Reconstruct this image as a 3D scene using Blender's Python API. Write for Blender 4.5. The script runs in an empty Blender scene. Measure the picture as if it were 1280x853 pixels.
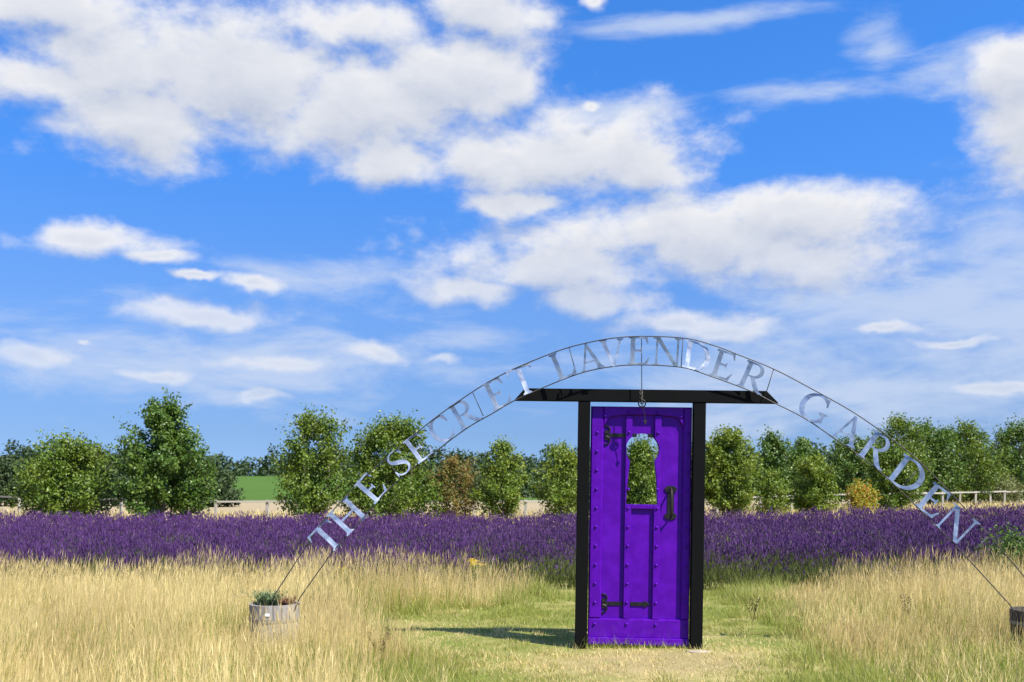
import bpy, bmesh, math, random
import numpy as np
from mathutils import Vector, Matrix

# ------------------------------------------------------------------ camera
SC = bpy.context.scene
COL = SC.collection
F, CX, HY, CH = 1244.4, 640.0, 600.0, 1.6      # focal length and horizon in photo pixels, eye height
cam = bpy.data.cameras.new('camera'); camo = bpy.data.objects.new('camera', cam); COL.objects.link(camo)
camo.location = (0, 0, CH); camo.rotation_euler = (math.radians(90), 0, 0)
cam.sensor_width = 36; cam.lens = 35.0; cam.shift_y = (HY - 426.5) / 1280
cam.clip_start = 0.05; cam.clip_end = 8000
cam.dof.use_dof = True; cam.dof.focus_distance = 9.6; cam.dof.aperture_fstop = 4.0
SC.camera = camo
SC.render.resolution_x, SC.render.resolution_y = 1024, 682
SC.view_settings.view_transform = 'Standard'; SC.view_settings.look = 'None'
SC.view_settings.exposure = 0.98; SC.view_settings.gamma = 1.0
SC.render.film_transparent = False

def at(px, py, Y):
    """photo pixel at a chosen distance -> point in the place"""
    return Vector(((px - CX) / F * Y, Y, CH + (HY - py) / F * Y))

# ------------------------------------------------------------------ sun and sky
SUN_EL, SUN_AZ = math.radians(52), math.radians(129)     # azimuth clockwise from +Y
to_sun = Vector((math.sin(SUN_AZ) * math.cos(SUN_EL), math.cos(SUN_AZ) * math.cos(SUN_EL), math.sin(SUN_EL)))
sl = bpy.data.lights.new('sun', 'SUN'); sl.energy = 5.0; sl.angle = math.radians(0.53); sl.color = (1.0, 0.955, 0.87)
so = bpy.data.objects.new('sun', sl); COL.objects.link(so)
so.rotation_euler = (-to_sun).to_track_quat('-Z', 'Y').to_euler(); so.location = (6, -4, 20)

W = bpy.data.worlds.new('World'); SC.world = W; W.use_nodes = True
W.cycles.sampling_method = 'MANUAL'; W.cycles.sample_map_resolution = 512

class NT:
    """tiny helper for node trees"""
    def __init__(s, t): s.t = t
    def n(s, kind, **kw):
        nd = s.t.nodes.new(kind)
        for k, v in kw.items(): setattr(nd, k, v)
        return nd
    def link(s, a, b): s.t.links.new(a, b)
    def put(s, sock, v):
        if hasattr(v, 'is_output') or isinstance(v, bpy.types.NodeSocket): s.link(v, sock)
        elif v is not None: sock.default_value = v
    def m(s, op, a, b=None, c=None, clamp=False):
        nd = s.n('ShaderNodeMath', operation=op); nd.use_clamp = clamp
        for i, v in enumerate((a, b, c)):
            if v is not None: s.put(nd.inputs[i], v)
        return nd.outputs[0]
    def v(s, op, a, b=None, c=None):
        nd = s.n('ShaderNodeVectorMath', operation=op)
        for i, q in enumerate((a, b, c)):
            if q is not None: s.put(nd.inputs[i], q)
        return nd.outputs['Value'] if op in ('LENGTH', 'DOT_PRODUCT', 'DISTANCE') else nd.outputs[0]
    def noise(s, vec, scale, detail=4, rough=.5, dist=0, lac=2.0):
        nd = s.n('ShaderNodeTexNoise'); s.put(nd.inputs['Vector'], vec)
        nd.inputs['Scale'].default_value = scale; nd.inputs['Detail'].default_value = detail
        nd.inputs['Roughness'].default_value = rough; nd.inputs['Distortion'].default_value = dist
        nd.inputs['Lacunarity'].default_value = lac
        return nd.outputs['Fac']
    def step(s, x, a, b, lo=0., hi=1., smooth=True):
        nd = s.n('ShaderNodeMapRange', interpolation_type='SMOOTHSTEP' if smooth else 'LINEAR')
        s.put(nd.inputs['Value'], x)
        for k, q in (('From Min', a), ('From Max', b), ('To Min', lo), ('To Max', hi)): s.put(nd.inputs[k], q)
        return nd.outputs[0]
    def mix(s, f, a, b, mode='MIX'):
        nd = s.n('ShaderNodeMix', data_type='RGBA', blend_type=mode)
        s.put(nd.inputs[0], f)
        for i, q in ((6, a), (7, b)):
            if isinstance(q, (tuple, list)): q = tuple(q) + (1,) * (4 - len(q))
            s.put(nd.inputs[i], q)
        return nd.outputs[2]
    def attr(s, name): 
        nd = s.n('ShaderNodeAttribute', attribute_name=name); return nd.outputs['Fac']

def azel(px, py):
    u, v = (px - CX) / F, (HY - py) / F
    a = math.atan(u); return a, math.atan(v * math.cos(a))

# cumulus clouds: (x, y, half width, half height) as seen from the gate, turned into directions
CLOUDS = [(60, 8, 170, 34), (190, 80, 190, 62), (60, 98, 95, 34), (175, 150, 125, 50), (330, 100, 170, 80), (450, 130, 150, 72),
          (560, 95, 120, 62), (610, 15, 75, 42), (440, 28, 105, 30), (640, 108, 50, 26), (490, 195, 95, 34),
          (700, 196, 165, 52), (610, 195, 80, 42), (800, 212, 85, 34), (650, 254, 85, 14),
          (860, 292, 235, 48), (965, 268, 130, 36), (690, 332, 150, 36), (585, 362, 85, 20), (1010, 330, 130, 38), (740, 375, 80, 22),
          (850, 402, 85, 16),
          (120, 300, 88, 18), (190, 320, 44, 11), (262, 396, 84, 14), (312, 355, 36, 10), (35, 446, 50, 14), (105, 427, 10, 5),
          (345, 456, 64, 10), (480, 440, 42, 10), (325, 495, 26, 6), (200, 471, 34, 6), (555, 447, 24, 7), (240, 346, 24, 6),
          (1275, 150, 55, 68), (1285, 85, 65, 38), (740, 8, 21, 10), (735, 133, 16, 7), (1105, 410, 48, 8), (1245, 492, 48, 6), (1190, 425, 36, 6), (905, 412, 76, 12)]
# thin high veil and wisps
VEILS = [(1210, 400, 290, 140), (1080, 480, 360, 95), (1180, 450, 260, 110), (1040, 112, 105, 20), (1105, 60, 40, 42), (1180, 85, 95, 26), (880, 26, 130, 12),
         (600, 425, 130, 22), (760, 140, 90, 20), (290, 450, 330, 60), (380, 350, 160, 26)]

def blob_field(N, P, blobs, k):
    acc = None
    for (x, y, rx, ry) in blobs:
        a, e = azel(x, y); sx, sy = F / rx, F / ry
        q = N.v('MULTIPLY_ADD', P, (sx, sy, 0), (-a * sx, -e * sy, 0))
        d = N.v('LENGTH', q)
        acc = d if acc is None else N.m('SMOOTH_MIN', acc, d, k)
    return N.m('SUBTRACT', 1.0, acc)

def polar(N, D):
    sp = N.n('ShaderNodeSeparateXYZ'); N.link(D, sp.inputs[0])
    az = N.m('ARCTAN2', sp.outputs[0], sp.outputs[1]); el = N.m('ARCSINE', sp.outputs[2])
    cb = N.n('ShaderNodeCombineXYZ'); N.link(az, cb.inputs[0]); N.link(el, cb.inputs[1])
    return az, el, cb.outputs[0]

g = bpy.data.node_groups.new('cloud_density', 'ShaderNodeTree')
g.interface.new_socket('Direction', in_out='INPUT', socket_type='NodeSocketVector')
g.interface.new_socket('Density', in_out='OUTPUT', socket_type='NodeSocketFloat')
N = NT(g); gi = N.n('NodeGroupInput'); go = N.n('NodeGroupOutput'); D = gi.outputs[0]
az, el, P = polar(N, D)
warp = N.n('ShaderNodeTexNoise'); N.link(D, warp.inputs['Vector']); warp.inputs['Scale'].default_value = 16; warp.inputs['Detail'].default_value = 4
wv = N.v('MULTIPLY_ADD', warp.outputs['Color'], (.055, .036, 0), (-.0275, -.018, 0))
placed = N.m('MAXIMUM', blob_field(N, N.v('ADD', P, wv), CLOUDS, .22), -1.1)
low = N.noise(N.v('MULTIPLY', D, (1, 1, 2.2)), 2.3, 3, .5)
generic = N.m('MULTIPLY_ADD', low, 9.0, -5.15)
inside = N.m('MULTIPLY', N.step(N.m('ABSOLUTE', az), .50, .68, 1, 0), N.step(el, .43, .58, 1, 0))
base = N.n('ShaderNodeMix'); N.link(inside, base.inputs[0]); N.link(generic, base.inputs[2]); N.link(placed, base.inputs[3])
stre = N.v('MULTIPLY', D, (1, 1, 1.7))
fb = N.noise(stre, 17, 9, .60, .1)
bil = N.noise(stre, 5.5, 3, .5)
tot = N.m('ADD', N.m('MULTIPLY_ADD', fb, 2.1, -.66), N.m('MULTIPLY_ADD', bil, .8, -.4))
# small clouds keep crisp edges: the same noise bites less deep where the field is broad
N.link(N.m('ADD', base.outputs[0], tot), go.inputs[0])

N = NT(W.node_tree); nt = W.node_tree
for nd in list(nt.nodes): nt.nodes.remove(nd)
tc = N.n('ShaderNodeTexCoord'); D = tc.outputs['Generated']
sky = N.n('ShaderNodeTexSky', sky_type='NISHITA'); sky.sun_disc = False
sky.sun_elevation = SUN_EL; sky.sun_rotation = SUN_AZ; sky.air_density = 1.0; sky.dust_density = 0.4; sky.ozone_density = 2.2; sky.altitude = 0
SKY = 0.0590
N.link(N.v('NORMALIZE', N.v('ADD', D, (0, 0, .13))), sky.inputs[0])       # a little higher in the dome: clear air down to the horizon
hs = N.n('ShaderNodeHueSaturation'); hs.inputs['Saturation'].default_value = 1.12; hs.inputs['Value'].default_value = 1.0
N.link(sky.outputs[0], hs.inputs['Color'])
skyc = N.mix(1.0, hs.outputs[0], (.80, .98, 1.28), 'MULTIPLY')
d1 = N.n('ShaderNodeGroup'); d1.node_tree = g; N.link(D, d1.inputs[0])
off = to_sun * .008 + Vector((0, 0, .015))
d2 = N.n('ShaderNodeGroup'); d2.node_tree = g; N.link(N.v('ADD', D, tuple(off)), d2.inputs[0])
az, el, P = polar(N, D)
rp = N.n('ShaderNodeValToRGB'); N.link(N.m('MULTIPLY', el, 2.0, clamp=True), rp.inputs[0]); cr = rp.color_ramp
STOPS = [(.09, (1.2, 1.03, .93)), (.32, (1.36, 1.33, 1.31)), (.60, (.94, 1.48, 1.73)), (.78, (.88, 1.5, 1.78))]
while len(cr.elements) < 4: cr.elements.new(.5)
for e_, (p_, c_) in zip(cr.elements, STOPS): e_.position = p_
for e_, (p_, c_) in zip(cr.elements, STOPS): e_.color = c_ + (1,)
skyc = N.mix(1.0, skyc, rp.outputs[0], 'MULTIPLY')
alpha = N.m('MULTIPLY', N.step(d1.outputs[0], .0, 1.0), N.step(el, .04, .26, .45, 1))     # low clouds sink into the air
grad = N.m('SUBTRACT', d1.outputs[0], d2.outputs[0])
light = N.step(grad, -1.0, .70, smooth=False)
thick = N.step(d1.outputs[0], .4, 1.5)
light = N.m('MULTIPLY_ADD', N.m('MULTIPLY', light, N.m('MULTIPLY_ADD', thick, -.50, 1.20)), .95, .02, clamp=True)
K = 1 / SKY / 1.972
ccol = N.mix(light, tuple(c * K for c in (.46, .53, .69)), tuple(c * K for c in (.90, .905, .93)))
wn = N.noise(N.v('MULTIPLY', D, (1, 1, 3.2)), 8, 6, .6, .3)
veil = N.m('ADD', N.m('MAXIMUM', blob_field(N, P, VEILS, .3), -1.0), N.m('MULTIPLY_ADD', wn, 3.4, -1.75))
valpha = N.m('MULTIPLY', N.step(veil, -.25, 1.1), .74)
s1 = N.mix(valpha, skyc, tuple(c * K for c in (.64, .73, .90)))
s2 = N.mix(alpha, s1, ccol)
bg = N.n('ShaderNodeBackground'); N.link(s2, bg.inputs[0]); bg.inputs[1].default_value = SKY
wo = N.n('ShaderNodeOutputWorld'); N.link(bg.outputs[0], wo.inputs[0])

# ------------------------------------------------------------------ helpers
RNG = np.random.default_rng(7)
def tag(o, label=None, cat=None, group=None, kind=None):
    if label: o['label'] = label
    if cat: o['category'] = cat
    if group: o['group'] = group
    if kind: o['kind'] = kind
    return o
def empty(name, loc=(0, 0, 0), rot=(0, 0, 0)):
    o = bpy.data.objects.new(name, None); COL.objects.link(o); o.location = loc; o.rotation_euler = rot
    o.empty_display_size = .1
    return o
def link(name, me, mat=None, parent=None, loc=None, rot=None):
    o = bpy.data.objects.new(name, me); COL.objects.link(o)
    if mat and not me.materials: me.materials.append(mat)
    if parent: o.parent = parent
    if loc is not None: o.location = loc
    if rot is not None: o.rotation_euler = rot
    return o
def np_mesh(name, V, T, attrs=None, smooth=False):
    """triangle mesh from arrays"""
    V = np.ascontiguousarray(V, np.float32); T = np.ascontiguousarray(T, np.int32)
    me = bpy.data.meshes.new(name)
    me.vertices.add(len(V)); me.vertices.foreach_set('co', V.ravel())
    me.loops.add(T.size); me.loops.foreach_set('vertex_index', T.ravel())
    me.polygons.add(len(T)); me.polygons.foreach_set('loop_start', np.arange(0, T.size, 3, dtype=np.int32))
    try: me.polygons.foreach_set('loop_total', np.full(len(T), 3, np.int32))
    except Exception: pass
    for k, a in (attrs or {}).items():
        at_ = me.attributes.new(k, 'FLOAT', 'POINT'); at_.data.foreach_set('value', np.ascontiguousarray(a, np.float32))
    me.update(calc_edges=True)
    me.polygons.foreach_set('use_smooth', np.full(len(T), smooth))
    return me
class Bag:
    def __init__(s): s.V = []; s.T = []; s.A = {}; s.n = 0
    def add(s, V, T, **attrs):
        s.V.append(V); s.T.append(T + s.n); s.n += len(V)
        for k, a in attrs.items(): s.A.setdefault(k, []).append(a)
    def mesh(s, name): return np_mesh(name, np.concatenate(s.V), np.concatenate(s.T), {k: np.concatenate(a) for k, a in s.A.items()})

def value_noise(x, y, scale, seed):
    r = np.random.default_rng(seed).random((64, 64))
    u, v = np.asarray(x) / scale, np.asarray(y) / scale
    i, j = np.floor(u).astype(int), np.floor(v).astype(int); a, b = u - i, v - j
    a, b = a * a * (3 - 2 * a), b * b * (3 - 2 * b)
    G = lambda p, q: r[p % 64, q % 64]
    return (G(i, j) * (1 - a) + G(i + 1, j) * a) * (1 - b) + (G(i, j + 1) * (1 - a) + G(i + 1, j + 1) * a) * b
def sstep(x, a, b):
    t = np.clip((np.asarray(x, float) - a) / (b - a), 0, 1); return t * t * (3 - 2 * t)
def gz(X, Y):
    """height of the land"""
    X = np.asarray(X, float); Y = np.asarray(Y, float)
    z = -.30 * sstep(Y, 15, 45) * (1 - .6 * sstep(X, 3, 20)) + 3.1 * sstep(Y, 105, 340)
    z = z + .03 * (value_noise(X + 90, Y + 90, 1.7, 3) - .5) * sstep(Y, 3, 5)
    return z

def box(bm, x0, x1, y0, y1, z0, z1, bev=0):
    vs = [bm.verts.new(p) for p in ((x0, y0, z0), (x1, y0, z0), (x1, y1, z0), (x0, y1, z0), (x0, y0, z1), (x1, y0, z1), (x1, y1, z1), (x0, y1, z1))]
    fs = [bm.faces.new([vs[i] for i in q]) for q in ((3, 2, 1, 0), (4, 5, 6, 7), (0, 1, 5, 4), (1, 2, 6, 5), (2, 3, 7, 6), (3, 0, 4, 7))]
    if bev:
        es = list({e for f in fs for e in f.edges})
        bmesh.ops.bevel(bm, geom=es, offset=bev, segments=2, profile=.6, affect='EDGES')
def prism(bm, pts, y0, y1):
    """polygon in x,z pushed from y0 (front) to y1 (back)"""
    a = [bm.verts.new((p[0], y0, p[1])) for p in pts]; b = [bm.verts.new((p[0], y1, p[1])) for p in pts]
    bm.faces.new(a); bm.faces.new(b[::-1])
    n = len(pts)
    for i in range(n): bm.faces.new((a[(i + 1) % n], a[i], b[i], b[(i + 1) % n]))
def tube(bm, pts, rad, seg=6, caps=True):
    pts = [Vector(p) for p in pts]; rs = rad if hasattr(rad, '__len__') else [rad] * len(pts)
    rings = []; up = None
    for i, p in enumerate(pts):
        d = (pts[min(i + 1, len(pts) - 1)] - pts[max(i - 1, 0)]).normalized()
        if up is None: up = d.orthogonal().normalized()
        up = (up - d * up.dot(d)).normalized(); s = d.cross(up)
        rings.append([bm.verts.new(p + (up * math.cos(2 * math.pi * k / seg) + s * math.sin(2 * math.pi * k / seg)) * rs[i]) for k in range(seg)])
    for a, b in zip(rings, rings[1:]):
        for k in range(seg): bm.faces.new((a[k], a[(k + 1) % seg], b[(k + 1) % seg], b[k]))
    if caps: bm.faces.new(rings[0][::-1]); bm.faces.new(rings[-1])
def done(bm, name, smooth=False, bevel=0, bs=2):
    bmesh.ops.recalc_face_normals(bm, faces=bm.faces)
    if bevel:
        bmesh.ops.bevel(bm, geom=[e for e in bm.edges if len(e.link_faces) == 2 and e.calc_face_angle(0) > .5], offset=bevel, segments=bs, profile=.6, affect='EDGES', clamp_overlap=True)
    me = bpy.data.meshes.new(name); bm.to_mesh(me); bm.free()
    if smooth: me.polygons.foreach_set('use_smooth', [True] * len(me.polygons))
    return me

# ------------------------------------------------------------------ materials
def mat(name):
    m = bpy.data.materials.new(name); m.use_nodes = True; t = m.node_tree
    for nd in list(t.nodes): t.nodes.remove(nd)
    N = NT(t); out = N.n('ShaderNodeOutputMaterial'); b = N.n('ShaderNodeBsdfPrincipled'); N.link(b.outputs[0], out.inputs[0])
    return m, N, b, out
def bump(N, b, h, strength=.3, dist=.01):
    bp = N.n('ShaderNodeBump'); bp.inputs['Strength'].default_value = strength; bp.inputs['Distance'].default_value = dist
    N.link(h, bp.inputs['Height']); N.link(bp.outputs[0], b.inputs['Normal'])
def objco(N): return N.n('ShaderNodeTexCoord').outputs['Object']
def pos(N): return N.n('ShaderNodeNewGeometry').outputs['Position']

def paint(name, col, rough, wear=None, sc=9, nstr=.12, spec=.4, grain=False):
    m, N, b, _ = mat(name); p = objco(N); b.inputs['Specular IOR Level'].default_value = spec
    n1 = N.noise(p, sc, 6, .6); n2 = N.noise(N.v('MULTIPLY', p, (1, 1, .12)), 60, 4, .6)
    c = N.mix(N.step(n1, .35, .7), tuple(x * .86 for x in col), tuple(min(1, x * 1.12) for x in col))
    if grain:
        c = N.mix(N.step(N.noise(N.v('MULTIPLY', p, (1, 1, .05)), 75, 5, .65), .35, .75, 0, .30), c, tuple(x * .62 for x in col))
        zz = N.n('ShaderNodeSeparateXYZ'); N.link(p, zz.inputs[0])
        dirt = N.m('MULTIPLY', N.step(zz.outputs[2], .05, .42, 1, 0), N.step(N.noise(p, 16, 6, .65), .46, .70))
        c = N.mix(N.m('MULTIPLY', dirt, .07), c, (.16, .12, .10))
        c = N.mix(N.step(N.noise(p, 55, 5, .6), .735, .75, 0, .8), c, (.20, .16, .15))
    if wear:
        c = N.mix(N.step(N.noise(p, 34, 7, .65), .66, .70), c, wear)
    N.link(c, b.inputs['Base Color'])
    N.link(N.step(n1, .3, .7, rough - .06, rough + .1), b.inputs['Roughness'])
    bump(N, b, N.m('ADD', n2, N.m('MULTIPLY', n1, .5)), nstr, .004)
    return m
M = {}
M['purple'] = paint('purple_paint', (.080, .0022, .300), .40, None, 9, .2, .14, True)
M['black'] = paint('black_stain', (.0028, .0028, .0029), .8, None, 7, .25, spec=.12)
M['iron'] = paint('black_iron', (.005, .0045, .006), .45, (.05, .025, .012), 30, .3)
M['rust_iron'] = paint('rusty_iron', (.016, .009, .006), .6, (.07, .032, .012), 40, .4)
M['rod'] = paint('dark_steel', (.045, .04, .04), .5, (.09, .05, .03), 20, .2)
M['chain'] = paint('worn_chain', (.09, .07, .055), .5, (.2, .14, .08), 40, .2)

m, N, b, _ = mat('polished_steel'); p = objco(N); b.inputs['Metallic'].default_value = 1.0
sm = N.step(N.noise(p, 6, 4, .55, .8), .32, .68)
N.link(N.mix(sm, (.23, .245, .28), (.54, .55, .58)), b.inputs['Base Color'])
N.link(N.step(N.noise(p, 12, 4, .6), .3, .7, .33, .45), b.inputs['Roughness'])
bump(N, b, N.noise(p, 5, 2, .5), .22, .02); M['steel'] = m

def foliage(name, a, c, rough=.5, transl=.3, extra=None, spec=.35, objvar=0.0):
    """two leaf colours picked leaf by leaf; a share of light passes through"""
    m, N, b, out = mat(name); r = N.attr('rnd')
    col = N.mix(r, a, c)
    if extra: col = N.mix(N.step(r, extra[1], min(1, extra[1] + .02)), col, extra[0])
    if objvar:
        col = N.mix(N.m('MULTIPLY', N.step(N.noise(objco(N), .9, 3, .5), .4, .62), objvar), col, (c[0] * 1.5, c[1] * 1.12, c[2] * .8))
    N.link(col, b.inputs['Base Color']); b.inputs['Roughness'].default_value = rough
    b.inputs['Specular IOR Level'].default_value = spec
    tr = N.n('ShaderNodeBsdfTranslucent'); N.link(N.mix(1.0, col, (1.25, 1.2, .6), 'MULTIPLY'), tr.inputs[0])
    mx = N.n('ShaderNodeMixShader'); mx.inputs[0].default_value = transl
    N.link(b.outputs[0], mx.inputs[1]); N.link(tr.outputs[0], mx.inputs[2]); N.link(mx.outputs[0], out.inputs[0])
    return m
M['leaf'] = foliage('green_leaf', (0.057, 0.110, 0.009), (0.124, 0.195, 0.022), .42, .30, ((0.227, 0.293, 0.054), .92), objvar=.35)
M['leaf_deep'] = foliage('deep_green_leaf', (0.041, 0.091, 0.011), (0.093, 0.165, 0.023), .40, .27, ((0.209, 0.287, 0.067), .94), objvar=.25)
M['leaf_lime'] = foliage('lime_green_leaf', (0.081, 0.139, 0.012), (0.164, 0.235, 0.027), .45, .32, ((0.281, 0.326, 0.048), .92), objvar=.35)
M['leaf_brown'] = foliage('browning_leaf', (0.114, 0.132, 0.026), (0.207, 0.167, 0.044), .55, .35, ((0.238, 0.114, 0.044), .84), objvar=.3)
M['leaf_orange'] = foliage('orange_leaf', (0.238, 0.294, 0.039), (0.492, 0.367, 0.055), .5, .4, ((0.475, 0.183, 0.046), .84))
M['leaf_pale'] = foliage('pale_sage_leaf', (0.132, 0.158, 0.053), (0.211, 0.220, 0.088), .6, .3)
M['wood_dark'] = foliage('distant_wood_leaf', (.022, .045, .012), (.050, .080, .020), .6, .2)
M['herb'] = foliage('grey_green_herb_leaf', (.09, .14, .06), (.16, .22, .11), .6, .3)
M['heather'] = foliage('dry_heather', (.16, .085, .05), (.28, .15, .09), .8, .2)
M['petal'] = foliage('yellow_petal', (.62, .42, .03), (.75, .55, .06), .6, .3)
M['dock'] = foliage('dried_dock_seed', (.06, .035, .018), (.13, .08, .04), .8, .2)

m, N, b, _ = mat('bark'); p = objco(N)
N.link(N.mix(N.noise(N.v('MULTIPLY', p, (1, 1, .25)), 30, 5, .6), (.07, .055, .04), (.20, .17, .13)), b.inputs['Base Color']); b.inputs['Roughness'].default_value = .85
bump(N, b, N.noise(N.v('MULTIPLY', p, (1, 1, .25)), 40, 4, .6), .5, .01); M['bark'] = m

# grass blades: 'rnd' varies blade by blade, 'green' says how much of the blade is still alive
m, N, b, out = mat('meadow_grass'); r = N.attr('rnd'); gr = N.attr('green')
dry = N.mix(r, (.62, .48, .18), (.90, .76, .40)); liv = N.mix(r, (.155, .220, .018), (.31, .365, .050))
big = N.noise(pos(N), .8, 3, .55)
dry = N.mix(N.m('MULTIPLY', N.step(big, .42, .66), .6), dry, (.50, .36, .15))
col = N.mix(gr, dry, liv); N.link(col, b.inputs['Base Color']); b.inputs['Roughness'].default_value = .55; b.inputs['Specular IOR Level'].default_value = .3
tr = N.n('ShaderNodeBsdfTranslucent'); N.link(col, tr.inputs[0]); mx = N.n('ShaderNodeMixShader'); mx.inputs[0].default_value = .45
N.link(b.outputs[0], mx.inputs[1]); N.link(tr.outputs[0], mx.inputs[2]); N.link(mx.outputs[0], out.inputs[0]); M['grass'] = m

m, N, b, out = mat('lavender'); r = N.attr('rnd'); gr = N.attr('green')
pur = N.mix(r, (.035, .010, .070), (.145, .058, .215)); big = N.noise(pos(N), .55, 4, .6)
pur = N.mix(N.m('MULTIPLY', N.step(big, .52, .70), .45), pur, (.088, .064, .070))
liv = N.mix(r, (.050, .068, .016), (.125, .145, .038)); col = N.mix(gr, pur, liv)
N.link(col, b.inputs['Base Color']); b.inputs['Roughness'].default_value = .7; b.inputs['Specular IOR Level'].default_value = .2
tr = N.n('ShaderNodeBsdfTranslucent'); N.link(col, tr.inputs[0]); mx = N.n('ShaderNodeMixShader'); mx.inputs[0].default_value = .25
N.link(b.outputs[0], mx.inputs[1]); N.link(tr.outputs[0], mx.inputs[2]); N.link(mx.outputs[0], out.inputs[0]); M['lavender'] = m

m, N, b, _ = mat('meadow_soil'); p = pos(N)
sp = N.n('ShaderNodeSeparateXYZ'); N.link(p, sp.inputs[0])
n1 = N.noise(p, 1.1, 5, .6); n2 = N.noise(p, 14, 6, .65); n3 = N.noise(p, 90, 4, .6)
green = N.mix(n2, (.095, .120, .022), (.200, .225, .045)); straw = N.mix(n3, (.30, .235, .095), (.46, .375, .17))
worn = N.v('LENGTH', N.v('MULTIPLY', N.v('SUBTRACT', p, (1.35, 8.7, 0)), (.75, 1.15, 0)))
near = N.mix(N.m('ADD', N.step(n1, .44, .66, 0, .65), N.step(worn, .5, 1.5, .5, 0), clamp=True), green, straw)
near = N.mix(N.step(n2, .62, .72, 0, .6), near, (.30, .215, .12))
near = N.mix(N.step(N.m('ADD', worn, N.m('MULTIPLY_ADD', n1, 1.2, -.6)), .35, 1.0, .5, 0), near, N.mix(n2, (.22, .155, .085), (.40, .30, .175)))
stub = N.mix(n2, (.25, .195, .115), (.36, .29, .18))
far = N.mix(N.noise(p, .03, 4, .5), (.048, .098, .014), (.072, .130, .022))
yy = N.m('ADD', sp.outputs[1], N.m('MULTIPLY_ADD', n1, 6, -3))
col = N.mix(N.step(yy, 28, 34), near, stub); col = N.mix(N.step(yy, 78, 96), col, far)
N.link(col, b.inputs['Base Color']); b.inputs['Roughness'].default_value = .95; b.inputs['Specular IOR Level'].default_value = .1
bump(N, b, N.m('ADD', n2, n3), .6, .03); M['ground'] = m

def weathered(name, a, c, grain=(8, 8, 60)):
    m, N, b, _ = mat(name); p = objco(N)
    q = N.noise(N.v('MULTIPLY', p, grain), 1.0, 6, .62)
    oi = N.n('ShaderNodeObjectInfo').outputs['Random']
    col = N.mix(N.m('ADD', N.m('MULTIPLY', q, .8), N.m('MULTIPLY', oi, .3), clamp=True), a, c)
    N.link(col, b.inputs['Base Color']); b.inputs['Roughness'].default_value = .8; bump(N, b, q, .4, .004)
    return m
M['barrel'] = weathered('grey_weathered_oak', (.16, .14, .125), (.36, .33, .305), (60, 60, 5))
M['barrel_dark'] = weathered('dark_wet_oak', (.03, .026, .024), (.09, .075, .065), (60, 60, 5))
M['fence'] = weathered('bleached_timber', (.27, .245, .20), (.42, .39, .33), (6, 40, 40))
M['soil'] = paint('potting_soil', (.03, .02, .014), .95, None, 30, .8)
M['tagw'] = paint('white_label', (.80, .80, .78), .5, None, 10, .05)
M['stone'] = paint('chalky_stone', (.32, .27, .20), .9, (.35, .30, .25), 30, .6)
M['zinc'] = paint('dull_hoop', (.20, .19, .18), .55, (.25, .2, .16), 30, .3)

# ------------------------------------------------------------------ the land
ys = np.concatenate([np.linspace(-120, 2, 14), np.linspace(3, 16, 66), np.linspace(17, 60, 44), np.linspace(64, 420, 60), np.geomspace(450, 5000, 24)])
xs = np.concatenate([-np.geomspace(4000, 14, 40), np.linspace(-12, 12, 121), np.geomspace(14, 4000, 40)])
XX, YY = np.meshgrid(xs, ys); ZZ = gz(XX, YY)
V = np.stack([XX, YY, ZZ], -1).reshape(-1, 3); nx, ny = len(xs), len(ys)
ii = (np.arange(ny - 1)[:, None] * nx + np.arange(nx - 1)[None, :]).ravel()
T = np.concatenate([np.stack([ii, ii + 1, ii + nx + 1], 1), np.stack([ii, ii + nx + 1, ii + nx], 1)])
tag(link('ground', np_mesh('ground', V, T, smooth=True), M['ground']), kind='structure', label='grassy meadow ground running out to the far fields')

# ------------------------------------------------------------------ blades and spikes, built in bulk
def blades(bag, X, Y, Z, h, w, lean, bend, rnd, green, segs=2):
    """tapered bent strips; lean = (n,2) sideways reach at the tip as a share of h"""
    n = len(X); a = RNG.random(n) * 2 * np.pi
    sx, sy = np.cos(a) * w * .5, np.sin(a) * w * .5
    rows = []
    for k in range(segs + 1):
        t = k / segs; q = t ** bend
        px, py = X + lean[:, 0] * h * q, Y + lean[:, 1] * h * q
        pz = Z + h * t * np.sqrt(np.maximum(.2, 1 - .5 * (lean ** 2).sum(1) * t))
        if k == segs: rows.append(np.stack([px, py, pz], 1)[:, None])
        else:
            tp = 1 - .55 * t
            rows.append(np.stack([np.stack([px - sx * tp, py - sy * tp, pz], 1), np.stack([px + sx * tp, py + sy * tp, pz], 1)], 1))
    Vb = np.concatenate(rows, 1); m = Vb.shape[1]; tri = []
    for k in range(segs - 1): tri += [(2 * k, 2 * k + 1, 2 * k + 3), (2 * k, 2 * k + 3, 2 * k + 2)]
    tri.append((2 * segs - 2, 2 * segs - 1, 2 * segs))
    T = (np.arange(n)[:, None, None] * m + np.array(tri)[None]).reshape(-1, 3)
    bag.add(Vb.reshape(-1, 3), T, rnd=np.repeat(rnd, m), green=np.repeat(green, m))
    return Vb[:, -1], np.stack([lean[:, 0], lean[:, 1], np.ones(n)], 1)
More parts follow.
